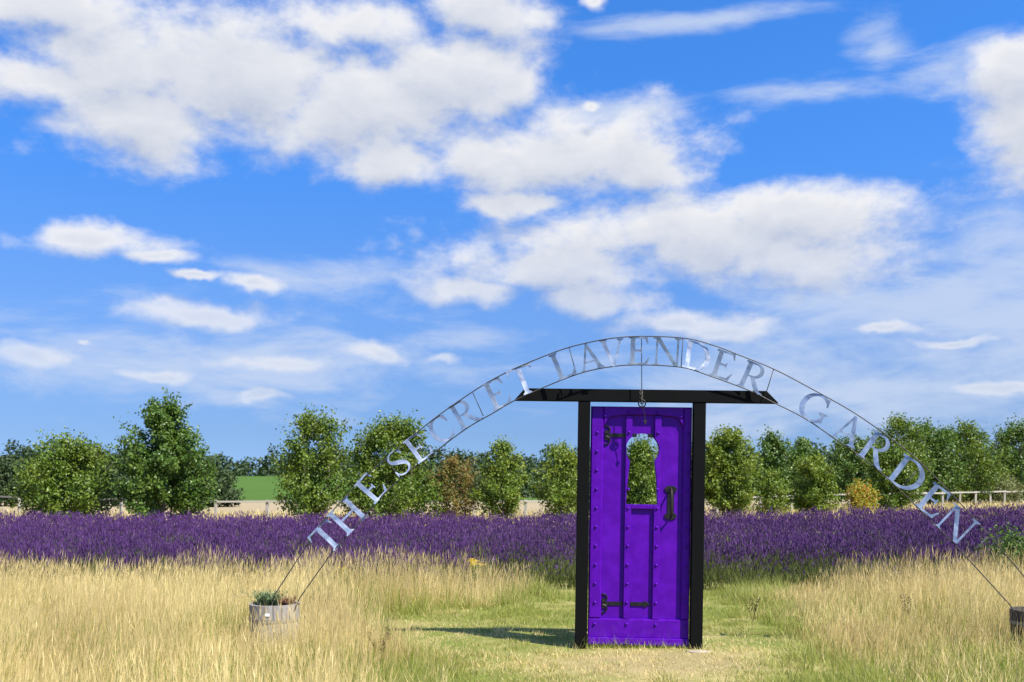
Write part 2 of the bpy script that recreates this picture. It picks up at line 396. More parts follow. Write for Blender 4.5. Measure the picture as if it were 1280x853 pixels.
def spikes(bag, tip, axis, L, r, rnd, green, sides=3):
    """slim spindles (flower spikes, seed heads) centred on tip"""
    n = len(tip); ax = axis / np.linalg.norm(axis, axis=1, keepdims=True)
    u = np.cross(ax, np.array([.31, .84, .12])); u /= np.linalg.norm(u, axis=1, keepdims=True); v = np.cross(ax, u)
    ph = RNG.random(n) * 6.28; L = L[:, None]; r = r[:, None]
    P = [tip - ax * L * .5]
    for k in range(sides):
        c, s = np.cos(ph + 2 * np.pi * k / sides)[:, None], np.sin(ph + 2 * np.pi * k / sides)[:, None]
        P.append(tip - ax * L * .12 + (u * c + v * s) * r)
    P.append(tip + ax * L * .5); m = sides + 2; tri = []
    for k in range(sides):
        a, b = 1 + k, 1 + (k + 1) % sides; tri += [(0, b, a), (m - 1, a, b)]
    T = (np.arange(n)[:, None, None] * m + np.array(tri)[None]).reshape(-1, 3)
    bag.add(np.stack(P, 1).reshape(-1, 3), T, rnd=np.repeat(rnd, m), green=np.repeat(green, m))

# outline of the mown way to the gate
def path_left(Y): return np.interp(Y, [3, 8.2, 9.2, 10.6, 11.6, 12.2, 12.5, 15], [-.55, -.62, -1.05, -1.55, -1.5, -.6, .30, .42])
def path_right(Y): return np.interp(Y, [3, 8, 9, 11, 13, 15], [2.15, 2.35, 2.55, 2.75, 3.0, 3.3])
def meadow_depth(X, Y):
    j = (value_noise(X + 40, Y + 40, .6, 11) - .5) * .7
    return np.maximum(path_left(Y) - X, X - path_right(Y)) + j

# tall dry grass
def tall(n, x0, x1, y0, y1):
    X = RNG.uniform(x0, x1, n); Y = RNG.uniform(y0, y1, n)
    X = X + (value_noise(X, Y, .11, 5) - .5) * .12; Y = Y + (value_noise(X, Y, .11, 6) - .5) * .12     # tussocks
    s = meadow_depth(X, Y); keep = (s > -.1) & (RNG.random(n) < sstep(s, -.15, .5) * (.35 + .65 * value_noise(X, Y, .5, 8)) + .05)
    X, Y, s = X[keep], Y[keep], s[keep]; n = len(X)
    right = X > 1.0
    h = .58 * (.55 + .45 * sstep(s, 0, .8)) * (.56 + .8 * value_noise(X + 7, Y, .9, 9)) * (.86 + .28 * value_noise(X + 3, Y, .28, 19))
    h = np.where(right, h * (.34 + .66 * sstep(s, .1, 2.3)), h) * (1 - .16 * sstep(Y, 11.5, 13.5))
    lowf = np.where(right, sstep(Y, 7.4, 9.6), 1.0)                      # the near right side is shorter and greener
    h = h * (.50 + .50 * lowf)
    pl = np.exp(-((X + 2.0) / .65) ** 2 - ((Y - 8.0) / 1.25) ** 2); h = h * (1 - .12 * pl)
    pr = np.exp(-((X - 4.35) / .6) ** 2 - ((Y - 8.3) / 1.0) ** 2); h = h * (1 - .35 * pr)
    h = h * (.50 + .72 * RNG.random(n) ** 1.2)
    gp = np.where(right, .74 - .52 * lowf, .22) + np.where(right, .22, .45) * (1 - sstep(s, 0, .6)) + .62 * (value_noise(X, Y, 1.0, 12) - .45) + .2 * pl
    green = (RNG.random(n) < gp).astype(float)
    h = np.where(green > .5, h * .62, h)
    return X, Y, h, green
bag = Bag()
for (n, a) in ((290000, (-8.2, 9.5, 3.6, 14.2)),):
    X, Y, h, green = tall(n, *a)
    ok = np.abs(X) < Y * .60 + 1.2; X, Y, h, green = X[ok], Y[ok], h[ok], green[ok]
    ok = ~((np.hypot(X + 2.245, Y - 9.41) < .26) | (np.hypot(X - 4.96, Y - 9.41) < .27)); X, Y, h, green = X[ok], Y[ok], h[ok], green[ok]
    n = len(X); wd = np.array([.13, .05])[None]
    lean = RNG.normal(0, .13, (n, 2)) + wd * .6; lean[:, 0] += (value_noise(X, Y, 1.1, 14) - .5) * .22
    rnd = RNG.random(n)
    tip, ax = blades(bag, X, Y, gz(X, Y) - .02, h, np.where(green > .5, .0055, .0032) * RNG.uniform(.75, 1.3, n), lean, 1.8, rnd, green, 2)
    hd = (green < .5) & (RNG.random(n) < .55)
    spikes(bag, tip[hd] - np.array([0, 0, .03]), ax[hd] + RNG.normal(0, .15, (hd.sum(), 3)), RNG.uniform(.07, .15, hd.sum()), RNG.uniform(.0014, .0032, hd.sum()), np.clip(rnd[hd] * .8 + .25, 0, 1), green[hd])
# a lower mat of leaves among the stalks
n = 110000; X = RNG.uniform(-8.2, 9.5, n); Y = RNG.uniform(3.6, 14.3, n); s = meadow_depth(X, Y)
ok = (s > -.2) & (np.abs(X) < Y * .60 + 1.2) & (RNG.random(n) < .3 + .7 * sstep(s, -.1, .7)); X, Y, s = X[ok], Y[ok], s[ok]; n = len(X)
ok = ~((np.hypot(X + 2.245, Y - 9.41) < .26) | (np.hypot(X - 4.96, Y - 9.41) < .27)); X, Y, s = X[ok], Y[ok], s[ok]; n = len(X)
gp = .30 + .55 * (1 - sstep(s, 0, .9)) + .5 * (value_noise(X, Y, .9, 15) - .5); gp = np.where((X > 1) & (Y < 9.4), gp + .25, gp)
blades(bag, X, Y, gz(X, Y) - .02, RNG.uniform(.08, .27, n), RNG.uniform(.005, .010, n), RNG.normal(0, .38, (n, 2)), 1.6, RNG.random(n), (RNG.random(n) < gp) * RNG.uniform(.5, 1, n), 2)
tag(link('tall_grass', bag.mesh('tall_grass'), M['grass']), 'tall golden dry grass with seed heads on both sides of the mown path', 'grass', kind='stuff')

# short mown grass on the way through the gate
bag = Bag(); n = 300000; X = RNG.uniform(-2.6, 4.2, n); Y = RNG.uniform(5.0, 14.0, n); s = meadow_depth(X, Y)
worn = np.hypot((X - 1.35) * .75, (Y - 8.7) * 1.15)
pr = .12 + .88 * sstep(value_noise(X, Y, .13, 21) * .5 + value_noise(X, Y, .5, 25) * .3 + value_noise(X, Y, 1.2, 22) * .2, .36, .58); pr = pr * (.42 + .58 * sstep(worn, .35, 1.25))
foot = np.exp(-((Y - (9.44 - (X - 1.2) * .04)) / .07) ** 2) * ((X > .62) & (X < 1.75)); pr = np.maximum(pr, foot)
ok = (s < .45) & (RNG.random(n) < pr); X, Y, s = X[ok], Y[ok], s[ok]; n = len(X)
hh = (.022 + .05 * value_noise(X, Y, .4, 23) ** 1.5 + .09 * sstep(s, -.35, .35)) * RNG.uniform(.5, 1.5, n) * (.6 + .9 * value_noise(X, Y, .13, 27))
hh = hh * (1 + 1.1 * foot[ok])
hh = hh * (1 + .5 * sstep(Y, 11, 13.5))
gn = np.clip(.52 + .9 * (value_noise(X, Y, .8, 24) - .5) + .35 * sstep(s, -.5, .1) + .42 * sstep(Y, 9.8, 11.5) + .5 * foot[ok], 0, 1)
blades(bag, X, Y, gz(X, Y) - .005, hh, RNG.uniform(.004, .009, n), RNG.normal(0, .55, (n, 2)), 1.4, RNG.random(n), (RNG.random(n) < gn) * RNG.uniform(.6, 1, n), 1)
tag(link('mown_grass', bag.mesh('mown_grass'), M['grass']), 'short trodden green and straw grass on the path through the gate', 'grass', kind='stuff')

# ------------------------------------------------------------------ lavender field
def lav_back(X): return np.interp(X, [-40, 2, 14, 30], [36.5, 36.5, 41, 49])
def lav_front(X): return 14.15 + .25 * np.sin(X * .9) + np.interp(X, [-9, -2, 8], [-.5, 0, .1])
bag = Bag(); rows = []
y = 0.0
while y < 37:
    sp = .36 + .010 * y
    x = np.arange(-34, 40, sp); rows.append(np.stack([x + RNG.uniform(-.1, .1, len(x)), np.full(len(x), y) + RNG.uniform(-.08, .08, len(x)), np.full(len(x), y)], 1)); y += 1.12
P = np.concatenate(rows); PX = P[:, 0]; PY = lav_front(P[:, 0]) + .3 + P[:, 1] + P[:, 0] * .015 * sstep(P[:, 1], 0, 8)
ok = (PY < lav_back(PX)) & (np.abs(PX) < PY * .60 + 2); PX, PY, P0 = PX[ok], PY[ok], P[ok, 2]
ok = RNG.random(len(PX)) > .02 + .22 * (value_noise(PX, PY, 2.2, 33) > .74); PX, PY, P0 = PX[ok], PY[ok], P0[ok]
first = P0 < .5
pw = RNG.uniform(.85, 1.1, len(PX)); ph = RNG.uniform(.46, .68, len(PX)) * (1 - .12 * (value_noise(PX, PY, 3, 31) > .7))
bare = first & (PX > -.6) & (PX < 6.5)                                 # path-side plants with few flowers
ph = np.where(bare, ph * .80, ph)
cnt = np.interp(PY, [14, 18, 24, 32, 46], [250, 170, 105, 64, 40]).astype(int); cnt = np.where(bare, 45, cnt)
I = np.repeat(np.arange(len(PX)), cnt); n = len(I); dist = PY[I]
R = .50 * pw[I] * np.sqrt(RNG.random(n)); A = RNG.random(n) * 6.283
tx, ty = PX[I] + R * np.cos(A), PY[I] + R * .92 * np.sin(A)
tz = gz(tx, ty) + ph[I] * (1 - .62 * (R / .56) ** 2.2) * RNG.uniform(.80, 1.16, n) + .02
tip = np.stack([tx, ty, tz], 1); ax = np.stack([np.cos(A) * R * 1.0, np.sin(A) * R * 1.0, np.full(n, .8)], 1) + RNG.normal(0, .10, (n, 3))
sc = np.interp(dist, [14, 20, 30, 46], [1, 1.15, 1.5, 2.0])
L = RNG.uniform(.05, .10, n) * sc; rr = RNG.uniform(.0050, .0085, n) * sc; rnd = np.clip(RNG.random(n) * .85 + .25 * (RNG.random(len(PX))[I] - .3), 0, 1)
nearm = dist < 19
spikes(bag, tip[nearm], ax[nearm], L[nearm], rr[nearm], rnd[nearm], np.zeros(nearm.sum()), 3)
spikes(bag, tip[~nearm], ax[~nearm], L[~nearm], rr[~nearm], rnd[~nearm], np.zeros((~nearm).sum()), 3)
# stems and leafy mounds
sel = dist < 21; J = np.where(sel)[0]; n = len(J)
bx, by = PX[I][J] + (tx[J] - PX[I][J]) * .45, PY[I][J] + (ty[J] - PY[I][J]) * .45; bz = gz(bx, by) + .16; hh = np.maximum(.08, tz[J] - bz - .02)
blades(bag, bx, by, bz, hh, np.full(n, .006), np.stack([(tx[J] - bx) / hh, (ty[J] - by) / hh], 1), 1.2, RNG.random(n), np.ones(n), 1)
cnt = np.interp(PY, [14, 18, 30, 46], [90, 60, 26, 16]).astype(int); cnt = np.where(first, 190, cnt); I = np.repeat(np.arange(len(PX)), cnt); n = len(I)
R = .40 * pw[I] * np.sqrt(RNG.random(n)); A = RNG.random(n) * 6.283; bx, by = PX[I] + R * np.cos(A), PY[I] + R * np.sin(A)
up = RNG.random(n) * .6 * (1 - (R / .46) ** 2) * ph[I] * np.where(first[I], 1, .8)
hh = RNG.uniform(.14, .30, n) * np.where(bare[I], 1.15, 1); w = np.interp(PY[I], [14, 46], [.010, .03])
blades(bag, bx, by, gz(bx, by) + up, hh, w, np.stack([np.cos(A), np.sin(A)], 1) * (R / .4 * .7)[:, None] + RNG.normal(0, .25, (n, 2)), 1.3, RNG.random(n), np.ones(n), 2)
tag(link('lavender_field', bag.mesh('lavender_field'), M['lavender']), 'rows of deep purple lavender in full flower across the middle ground', 'lavender', kind='stuff')

# pale standing hay between the lavender and the trees
bag = Bag(); n = 36000; X = RNG.uniform(-32, 40, n); Y = lav_back(X) + .3 + RNG.random(n) ** 1.3 * 17
ok = np.abs(X) < Y * .60 + 2; X, Y = X[ok], Y[ok]; n = len(X)
blades(bag, X, Y, gz(X, Y) - .03, RNG.uniform(.18, .50, n) * (.7 + .6 * value_noise(X, Y, 2.5, 41)), RNG.uniform(.03, .06, n), RNG.normal(0, .35, (n, 2)), 1.5, RNG.uniform(0, 1, n), (RNG.random(n) < .14) * .8, 2)
tag(link('hay_strip', bag.mesh('hay_strip'), M['grass']), 'pale straw coloured hay strip between lavender and trees', 'grass', kind='stuff')

# ------------------------------------------------------------------ the gate
S = 9.45 / F                                                            # metres for one photo pixel at the gate
GY, YAW, LEAN = 9.45, math.radians(-2.2), math.radians(.85)
gc = at(797, 810, GY); gate = empty('garden_gate', (gc.x, GY, gz(gc.x, GY)))
gate.rotation_euler = (0, LEAN, YAW)
tag(gate, 'bright purple panelled door with keyhole opening in a black timber frame', 'door')
def gx(px): return (px - 799.5) * S                                     # upright gate coordinates from the straightened photo
def gzz(py): return (809.5 - py) * S
def bevbox(name, x0, x1, y0, y1, z0, z1, material, parent, bev=.004):
    bm = bmesh.new(); box(bm, x0, x1, y0, y1, z0, z1, bev); return link(name, done(bm, name), material, parent)
PT = .112
bevbox('post', gx(721), gx(736), -.055, .055, -.12, gzz(501.5), M['black'], gate, .006)
bevbox('post', gx(864), gx(879), -.055, .055, -.12, gzz(501.5), M['black'], gate, .006)
bm = bmesh.new(); prism(bm, [(gx(641), gzz(502)), (gx(968), gzz(502)), (gx(953), gzz(487)), (gx(654), gzz(487))], -.062, .062)
link('beam', done(bm, 'beam', bevel=.004), M['black'], gate)
def keyhole(n=40):
    cx, cy, r = 802.0, 561.5, 20.6; pts = []
    a0 = math.radians(222)
    for i in range(n + 1):
        a = a0 - math.radians(264) * i / n; pts.append((cx + r * math.cos(a), cy - r * math.sin(a)))
    pts += [(819.6, 595), (821.8, 630), (782.4, 630), (785.0, 595)]
    return pts
def curve_plate(name, outlines, y0, y1, bev=0.0):
    cu = bpy.data.curves.new(name, 'CURVE'); cu.dimensions = '2D'; cu.fill_mode = 'BOTH'; cu.extrude = abs(y1 - y0) / 2 - bev; cu.bevel_depth = bev; cu.bevel_resolution = 1
    for o in outlines:
        s = cu.splines.new('POLY'); s.points.add(len(o) - 1); s.use_cyclic_u = True
        for q, (x, z) in zip(s.points, o): q.co = (x, z, 0, 1)
    tmp = bpy.data.objects.new('tmp', cu); COL.objects.link(tmp); bpy.context.view_layer.update()
    me = bpy.data.meshes.new_from_object(tmp.evaluated_get(bpy.context.evaluated_depsgraph_get())); me.name = name
    bpy.data.objects.remove(tmp); bpy.data.curves.remove(cu)
    me.transform(Matrix.Translation((0, (y0 + y1) / 2, 0)) @ Matrix.Rotation(math.radians(90), 4, 'X')); me.materials.clear()
    return me
G = lambda pts: [(gx(a), gzz(b)) for a, b in pts]
DL, DR, DT, DB = 737.2, 863.6, 507.5, 806.0
F0, F1, F2 = .014, .046, .074          # front of the raised framing, front of the panels, back
leaf = link('door', curve_plate('door', [G([(DL, DT), (DR, DT), (DR, DB), (DL, DB)]), G(keyhole())], F1, F2), M['purple'], gate)
def kh_left(y):
    if 540.9 < y < 576: 
        return 802 - math.sqrt(max(0, 20.6 ** 2 - (y - 561.5) ** 2))
    if 576 <= y <= 630: return np.interp(y, [576, 595, 630], [786.9, 785.0, 782.4])
    return 999
def kh_right(y):
    if 540.9 < y < 576: return 802 + math.sqrt(max(0, 20.6 ** 2 - (y - 561.5) ** 2))
    if 576 <= y <= 630: return np.interp(y, [576, 595, 630], [817.1, 819.6, 821.8])
    return -999
def arch_y(x):                                                          # arched underside of the top rail
    u = (x - 803) / 51.0; return 517.5 + 4.0 * u * u + 16 * max(0, abs(u) - .80) ** 1.5 / .2 ** 1.5 * .9
FB = .0015
# outer stiles, mullions (bitten by the keyhole), rails; each a piece of its own, butted
def stile(x0, x1, top, bot, dy):
    pts = G([(x0, top), (x1, top), (x1, bot), (x0, bot)]); bm = bmesh.new(); prism(bm, pts, F0 + dy, F1 - .0005)
    return link('stile', done(bm, 'stile', bevel=.011, bs=1), M['purple'], leaf)
stile(DL + .3, 753.2, DT + .3, 773.5, 0); stile(853.0, DR - .3, DT + .3, 773.5, 0)
def mullion(x0, x1, side):
    yy = np.concatenate([np.linspace(519, 541, 4), np.linspace(541.5, 630, 46), np.linspace(630.8, 773.5, 6)])
    A = []; B = []
    for q in yy:
        if side < 0: A.append((x0, q)); B.append((max(x0 + .7, min(x1, kh_left(q) - .2)), q))
        else: B.append((x1, q)); A.append((min(x1 - .7, max(x0, kh_right(q) + .2)), q))
    bm = bmesh.new(); va = [[bm.verts.new((gx(p[0]), d, gzz(p[1]))) for p in row] for row in (A, B) for d in (F0, F1 - .0005)]
    af, ab, bf, bb = va; n = len(yy)
    for i in range(n - 1):
        bm.faces.new((af[i], af[i + 1], bf[i + 1], bf[i])); bm.faces.new((ab[i], bb[i], bb[i + 1], ab[i + 1]))
        bm.faces.new((af[i], ab[i], ab[i + 1], af[i + 1])); bm.faces.new((bf[i], bf[i + 1], bb[i + 1], bb[i]))
    bm.faces.new((af[0], bf[0], bb[0], ab[0])); bm.faces.new((af[-1], ab[-1], bb[-1], bf[-1]))
    link('mullion', done(bm, 'mullion', bevel=.0045, bs=1), M['purple'], leaf)
mullion(781.4, 789.2, -1); mullion(817.2, 825.4, 1)
top = [(753.4, DT + .3), (852.8, DT + .3)] + [(x, arch_y(x)) for x in np.linspace(852.8, 753.4, 37)]
bm = bmesh.new(); prism(bm, G(top), F0 + .0012, F1 - .0005); link('top_rail', done(bm, 'top_rail', bevel=.006, bs=1), M['purple'], leaf)
bevbox('lock_rail', gx(789.4), gx(817.0), F0 + .004, F1 - .0005, gzz(635.4), gzz(630.4), M['purple'], leaf, .003)
bevbox('bottom_rail', gx(DL + .3), gx(DR - .3), F0 + .0012, F1 - .0005, gzz(797.5), gzz(773.7), M['purple'], leaf, .010)
bm = bmesh.new(); prism(bm, G([(DL + .2, 806), (DR - .2, 806), (DR - .2, 797.2), (DL + .2, 797.2)]), -.004, F1 - .001)
wb = done(bm, 'weather_bar', bevel=.008); link('weather_bar', wb, M['purple'], leaf)
# studs: small pyramidal nail heads
bm = bmesh.new(); rings = []
for (r_, d_) in ((.0145, 0), (.0135, -.006), (.0075, -.014), (.0, -.017)):
    rings.append([bm.verts.new((r_ * math.cos(k * math.pi / 4), d_, r_ * math.sin(k * math.pi / 4))) for k in range(8)] if r_ else [bm.verts.new((0, d_, 0))])
for a, b_ in zip(rings, rings[1:]):
    for k in range(8): bm.faces.new((a[k], a[(k + 1) % 8], b_[(k + 1) % 8], b_[k]) if len(b_) > 1 else (a[k], a[(k + 1) % 8], b_[0]))
stud = done(bm, 'stud', smooth=False)
srow = [540 + 23.65 * k for k in range(10)]
SP = [(745.3, y + 0.5) for y in srow] + [(858.3, y + .5) for y in srow] + [(785.3, y) for y in srow if not 543 < y < 590] + [(821.4, y) for y in srow if not 543 < y < 590]
SP += [(754.8, 519.5), (784.5, 515.3), (820, 515.3), (849.5, 519.5), (785.3, 780), (821.4, 780), (745.3, 780.5), (858.3, 780.5)]
for (x, y) in SP: link('stud', stud, M['purple'], leaf, loc=(gx(x), F0, gzz(y)))
# strap hinges with curled ends
def hinge(y, segs, curl_x, end=None):
    bm = bmesh.new()
    for k, (x0, x1) in enumerate(segs): prism(bm, G([(x0, y - 2.4), (x1, y - 2.4), (x1, y + 2.4), (x0, y + 2.4)]), F1 - .008, F1 - .0005)
    for s in (-1, 1):
        pts = [Vector((gx(curl_x - 1.5 + 5.2 * math.sin(t)), F1 - .008, gzz(y + s * (2 + 4.8 * (1 - math.cos(t)))))) for t in np.linspace(0, 3.5, 12)]
        tube(bm, pts, np.linspace(.011, .007, 12), 6)
    prism(bm, G([(curl_x - 2.5, y - 6), (curl_x + 2, y - 6), (curl_x + 2, y + 6), (curl_x - 2.5, y + 6)]), F1 - .012, F1 - .001)
    if end: prism(bm, G([(end - 5, y), (end - 1, y - 4.2), (end + 3, y - 1.5), (end + 5.5, y), (end + 3, y + 1.5), (end - 1, y + 4.2)]), F1 - .012, F1 - .001)
    return link('strap_hinge', done(bm, 'strap_hinge'), M['iron'], leaf)
hinge(543.5, [(757, 780.9)], 757.5)
for (x0, x1) in ((789.6, 795.0), (808.5, 815.5)):
    bm = bmesh.new(); prism(bm, G([(x0, 541.1), (x1, 541.1), (x1, 545.9), (x0, 545.9)]), F1 - .008, F1 - .0005); link('hinge_end', done(bm, 'hinge_end', bevel=.001), M['iron'], leaf)
hinge(755, [(757, 780.9)], 756.8)
bm = bmesh.new(); prism(bm, G([(789.6, 752.6), (806, 752.6), (808.5, 750.8), (812.5, 753.5), (815, 755), (812.5, 756.5), (808.5, 759.2), (806, 757.4), (789.6, 757.4)]), F1 - .011, F1 - .0005); link('hinge_end', done(bm, 'hinge_end', bevel=.0015), M['iron'], leaf)
# pull handle
hx = 838.5; bm = bmesh.new()
prism(bm, G([(hx - 4.2, 606), (hx + 4.2, 606), (hx + 4.2, 648), (hx - 4.2, 648)]), F1 - .006, F1 - .0005)
for q in (610.5, 644):
    prism(bm, G([(hx - 7.5, q - 2), (hx - 3, q - 4.5), (hx + 3, q - 4.5), (hx + 7.5, q - 2), (hx + 7.5, q + 2), (hx + 3, q + 4.5), (hx - 3, q + 4.5), (hx - 7.5, q + 2)]), F1 - .012, F1 - .0061)
hb = link('handle', done(bm, 'handle', bevel=.002), M['iron'], leaf)
bm = bmesh.new(); tube(bm, [(gx(hx), F1 - .01, gzz(609)), (gx(hx), -.022, gzz(612)), (gx(hx), -.038, gzz(619)), (gx(hx), -.042, gzz(628)), (gx(hx), -.038, gzz(637)), (gx(hx), -.022, gzz(643)), (gx(hx), F1 - .01, gzz(646))], [.009, .0095, .010, .0115, .010, .0095, .009], 10)
link('grip', done(bm, 'grip', smooth=True), M['rust_iron'], leaf)
# pale stone sunk in the turf under the post
def lump(name, rx, ry, rz, seed, mat_):
    bm = bmesh.new(); bmesh.ops.create_icosphere(bm, subdivisions=3, radius=1); r = random.Random(seed)
    ph_ = [r.random() * 6 for _ in range(6)]
    for v in bm.verts:
        c = v.co; k = 1 + .12 * math.sin(3 * c.x + ph_[0]) * math.sin(3 * c.y + ph_[1]) + .08 * math.sin(6 * c.y + ph_[2]) * math.sin(5 * c.z + ph_[3])
        v.co = Vector((c.x * rx * k, c.y * ry * k, c.z * rz * k))
    return link(name, done(bm, name, smooth=True), mat_)
q = at(870, 815, 9.18); st = lump('stone', .11, .06, .016, 3, M['stone']); st.location = (q.x + .03, 9.20, gz(q.x, 9.2) + .004)
tag(st, 'flat pale chalky stone in the turf at the foot of the handle side post', 'stone')

# ------------------------------------------------------------------ the lettered arch
AY = 9.31
A_ = lambda p: at(p[0], p[1], AY)
OUT = [(336, 755), (384, 681), (397, 661), (422, 632), (453, 599), (490, 567), (524, 538.5), (553, 516), (581, 496.5), (605, 481), (632.5, 466), (660, 453.8), (700, 438), (733, 429), (766, 423), (803, 420.7), (856, 423), (892, 432), (925, 444.5), (967, 461.5), (1014, 486), (1073.5, 520), (1137, 566.6), (1183, 611), (1225.5, 657.4), (1280, 720.7), (1322, 772)]
INN = [(366, 760), (416, 690), (447, 656), (476, 622), (508, 592), (543, 565.6), (571, 544.4), (592, 530.2), (615.6, 517), (640, 502.5), (676, 486), (721, 468.2), (755, 460), (794, 456.4), (851, 459.2), (887, 470), (938, 489), (967, 503.5), (1002, 521), (1035.5, 543), (1099, 589), (1170, 657.5), (1208.6, 697.5), (1274, 769)]
def spline(pts, k=6):
    P = [Vector(p) for p in pts]; P = [P[0] * 2 - P[1]] + P + [P[-1] * 2 - P[-2]]; out = []
    for i in range(1, len(P) - 2):
        for j in range(k):
            t = j / k; a, b_, c, d = P[i - 1:i + 3]
            out.append(.5 * ((2 * b_) + (c - a) * t + (2 * a - 5 * b_ + 4 * c - d) * t * t + (3 * b_ - a - 3 * c + d) * t ** 3))
    return out + [P[-2]]
ac = at(803, 800, AY); arch = empty('sign_arch', (ac.x, AY, 0)); O = Vector((ac.x, AY, 0))
tag(arch, 'wide metal arch of cut steel letters curving over the purple door', 'sign')
for pl in (OUT, INN):
    pts = spline([A_(p) - O for p in pl]); pts[0].z -= .06; pts[-1].z -= .06
    bm = bmesh.new(); tube(bm, pts, .0058, 6); link('rod', done(bm, 'rod', smooth=True), M['rod'], arch)
for a, b_ in (((591, 491), (604, 520)), ((711.4, 434.5), (720, 466)), ((853.8, 423), (851.5, 459)), ((967, 462), (956, 497)), ((1236, 670), (1208.6, 698)), ((481.5, 575), (503, 599)), ((1152, 581), (1125, 613))):
    bm = bmesh.new(); tube(bm, [A_(a) - O + Vector((0, .004, 0)), A_(b_) - O + Vector((0, .004, 0))], .0042, 6); link('strut', done(bm, 'strut', smooth=True), M['rod'], arch)

# letters drawn from stems, bars, serifs and bowls; height 1
TS, TT = .165, .07
def serif(x, y, up, s=TS, l=.085): d = .06 * up; return [(x - s / 2 - l, y), (x + s / 2 + l, y), (x + s / 2 + l, y + d * .4), (x + s / 2, y + d * 1.6), (x - s / 2, y + d * 1.6), (x - s / 2 - l, y + d * .4)]
def stem(x, s=TS, y0=0, y1=1): return [(x - s / 2, y0), (x + s / 2, y0), (x + s / 2, y1), (x - s / 2, y1)]
def ribbon(pts, ws):
    L_, R_ = [], []
    for i, p in enumerate(pts):
        a, b_ = pts[max(0, i - 1)], pts[min(len(pts) - 1, i + 1)]; d = Vector((b_[0] - a[0], b_[1] - a[1])).normalized(); n_ = Vector((-d.y, d.x)) * ws[i] / 2
        L_.append((p[0] + n_.x, p[1] + n_.y)); R_.append((p[0] - n_.x, p[1] - n_.y))
    return [[L_[i], L_[i + 1], R_[i + 1], R_[i]] for i in range(len(pts) - 1)]
def bowl(cx, cy, rx, ry, a0, a1, wmax, wmin, n=22):
    pts, ws = [], []
    for i in range(n + 1):
        a = math.radians(a0 + (a1 - a0) * i / n); pts.append((cx + rx * math.cos(a), cy + ry * math.sin(a))); ws.append(wmin + (wmax - wmin) * abs(math.cos(a)) ** 1.3)
    return ribbon(pts, ws)
def endtick(x, y0, y1, w=.05, k=.06): return [(x - w, y0), (x, y0), (x + k * .4, y1), (x - w * .4, y1)]
GL = {}
GL['T'] = (.95, [stem(.475), serif(.475, 0, 1), [(.03, .93), (.92, .93), (.92, 1), (.03, 1)], [(.03, .95), (.11, .95), (.03, .76), (0, .76)], [(.84, .95), (.92, .95), (.95, .76), (.92, .76)]])
GL['H'] = (1.08, [stem(.19), stem(.89), serif(.19, 0, 1), serif(.19, 1, -1), serif(.89, 0, 1), serif(.89, 1, -1), [(.2, .465), (.88, .465), (.88, .54), (.2, .54)]])
GL['E'] = (.80, [stem(.19), [(.03, .93), (.70, .93), (.70, 1), (.03, 1)], [(.03, 0), (.72, 0), (.72, .07), (.03, .07)], [(.2, .465), (.50, .465), (.50, .54), (.2, .54)],
           [(.60, .95), (.70, .95), (.735, .76), (.70, .76)], [(.60, .05), (.72, .05), (.80, .27), (.76, .27)], [(.47, .40), (.515, .40), (.515, .60), (.47, .60)]])
GL['L'] = (.80, [stem(.19), serif(.19, 1, -1), [(.03, 0), (.72, 0), (.72, .07), (.03, .07)], [(.58, .05), (.72, .05), (.80, .29), (.76, .29)]])
GL['A'] = (1.02, [[(.47, 1), (.56, 1), (.20, .02), (.13, .02)], [(.44, 1), (.56, 1), (.92, .02), (.75, .02)], [(.28, .30), (.72, .30), (.72, .355), (.28, .355)], serif(.165, 0, 1, .06, .1), serif(.835, 0, 1, .15, .085)])
GL['V'] = (1.02, [[(.10, .98), (.27, .98), (.56, 0), (.46, 0)], [(.82, .98), (.89, .98), (.56, 0), (.49, 0)], serif(.185, 1, -1, .15, .085), serif(.855, 1, -1, .06, .1)])
GL['N'] = (1.08, [stem(.17, .07), stem(.91, .07), [(.10, 1), (.27, 1), (.945, 0), (.80, 0)], serif(.17, 0, 1, .07, .1), serif(.91, 1, -1, .07, .1), [(.02, .95), (.2, .95), (.2, 1), (.02, 1)]])
GL['D'] = (1.02, [stem(.19), [(.03, 0), (.42, 0), (.42, .07), (.03, .07)], [(.03, .93), (.42, .93), (.42, 1), (.03, 1)]] + bowl(.40, .5, .50, .472, 90, -90,   .17, .07))
GL['R'] = (1.0, [stem(.19), serif(.19, 0, 1), [(.03, .93), (.42, .93), (.42, 1), (.03, 1)], [(.2, .465), (.45, .465), (.45, .52), (.2, .52)]] + bowl(.42, .732, .26, .24, 90, -90, .145, .055, 16) + ribbon([(.42, .49), (.56, .30), (.72, .10), (.86, .02), (.98, .02)], [.12, .15, .15, .08, .03]))
GL['C'] = (.95, bowl(.50, .5, .415, .472, 48, 312, .17, .07, 30) + [[(.74, .86), (.84, .97), (.86, .66), (.815, .66)], [(.74, .13), (.80, .16), (.90, .26), (.87, .30)]])
GL['G'] = (1.02, bowl(.50, .5, .415, .472, 48, 318, .17, .07, 30) + [[(.74, .86), (.84, .97), (.86, .66), (.815, .66)], stem(.80, .13, .08, .42), serif(.80, .42, -1, .13, .08)])
sp_ = [(.70, .80), (.62, .92), (.45, .97), (.26, .93), (.15, .80), (.17, .66), (.32, .56), (.50, .48), (.65, .36), (.68, .20), (.56, .07), (.38, .03), (.20, .08), (.10, .22)]
sp2 = [(p.x, p.y) for p in spline([Vector((a, b_, 0)) for a, b_ in sp_], 3)]
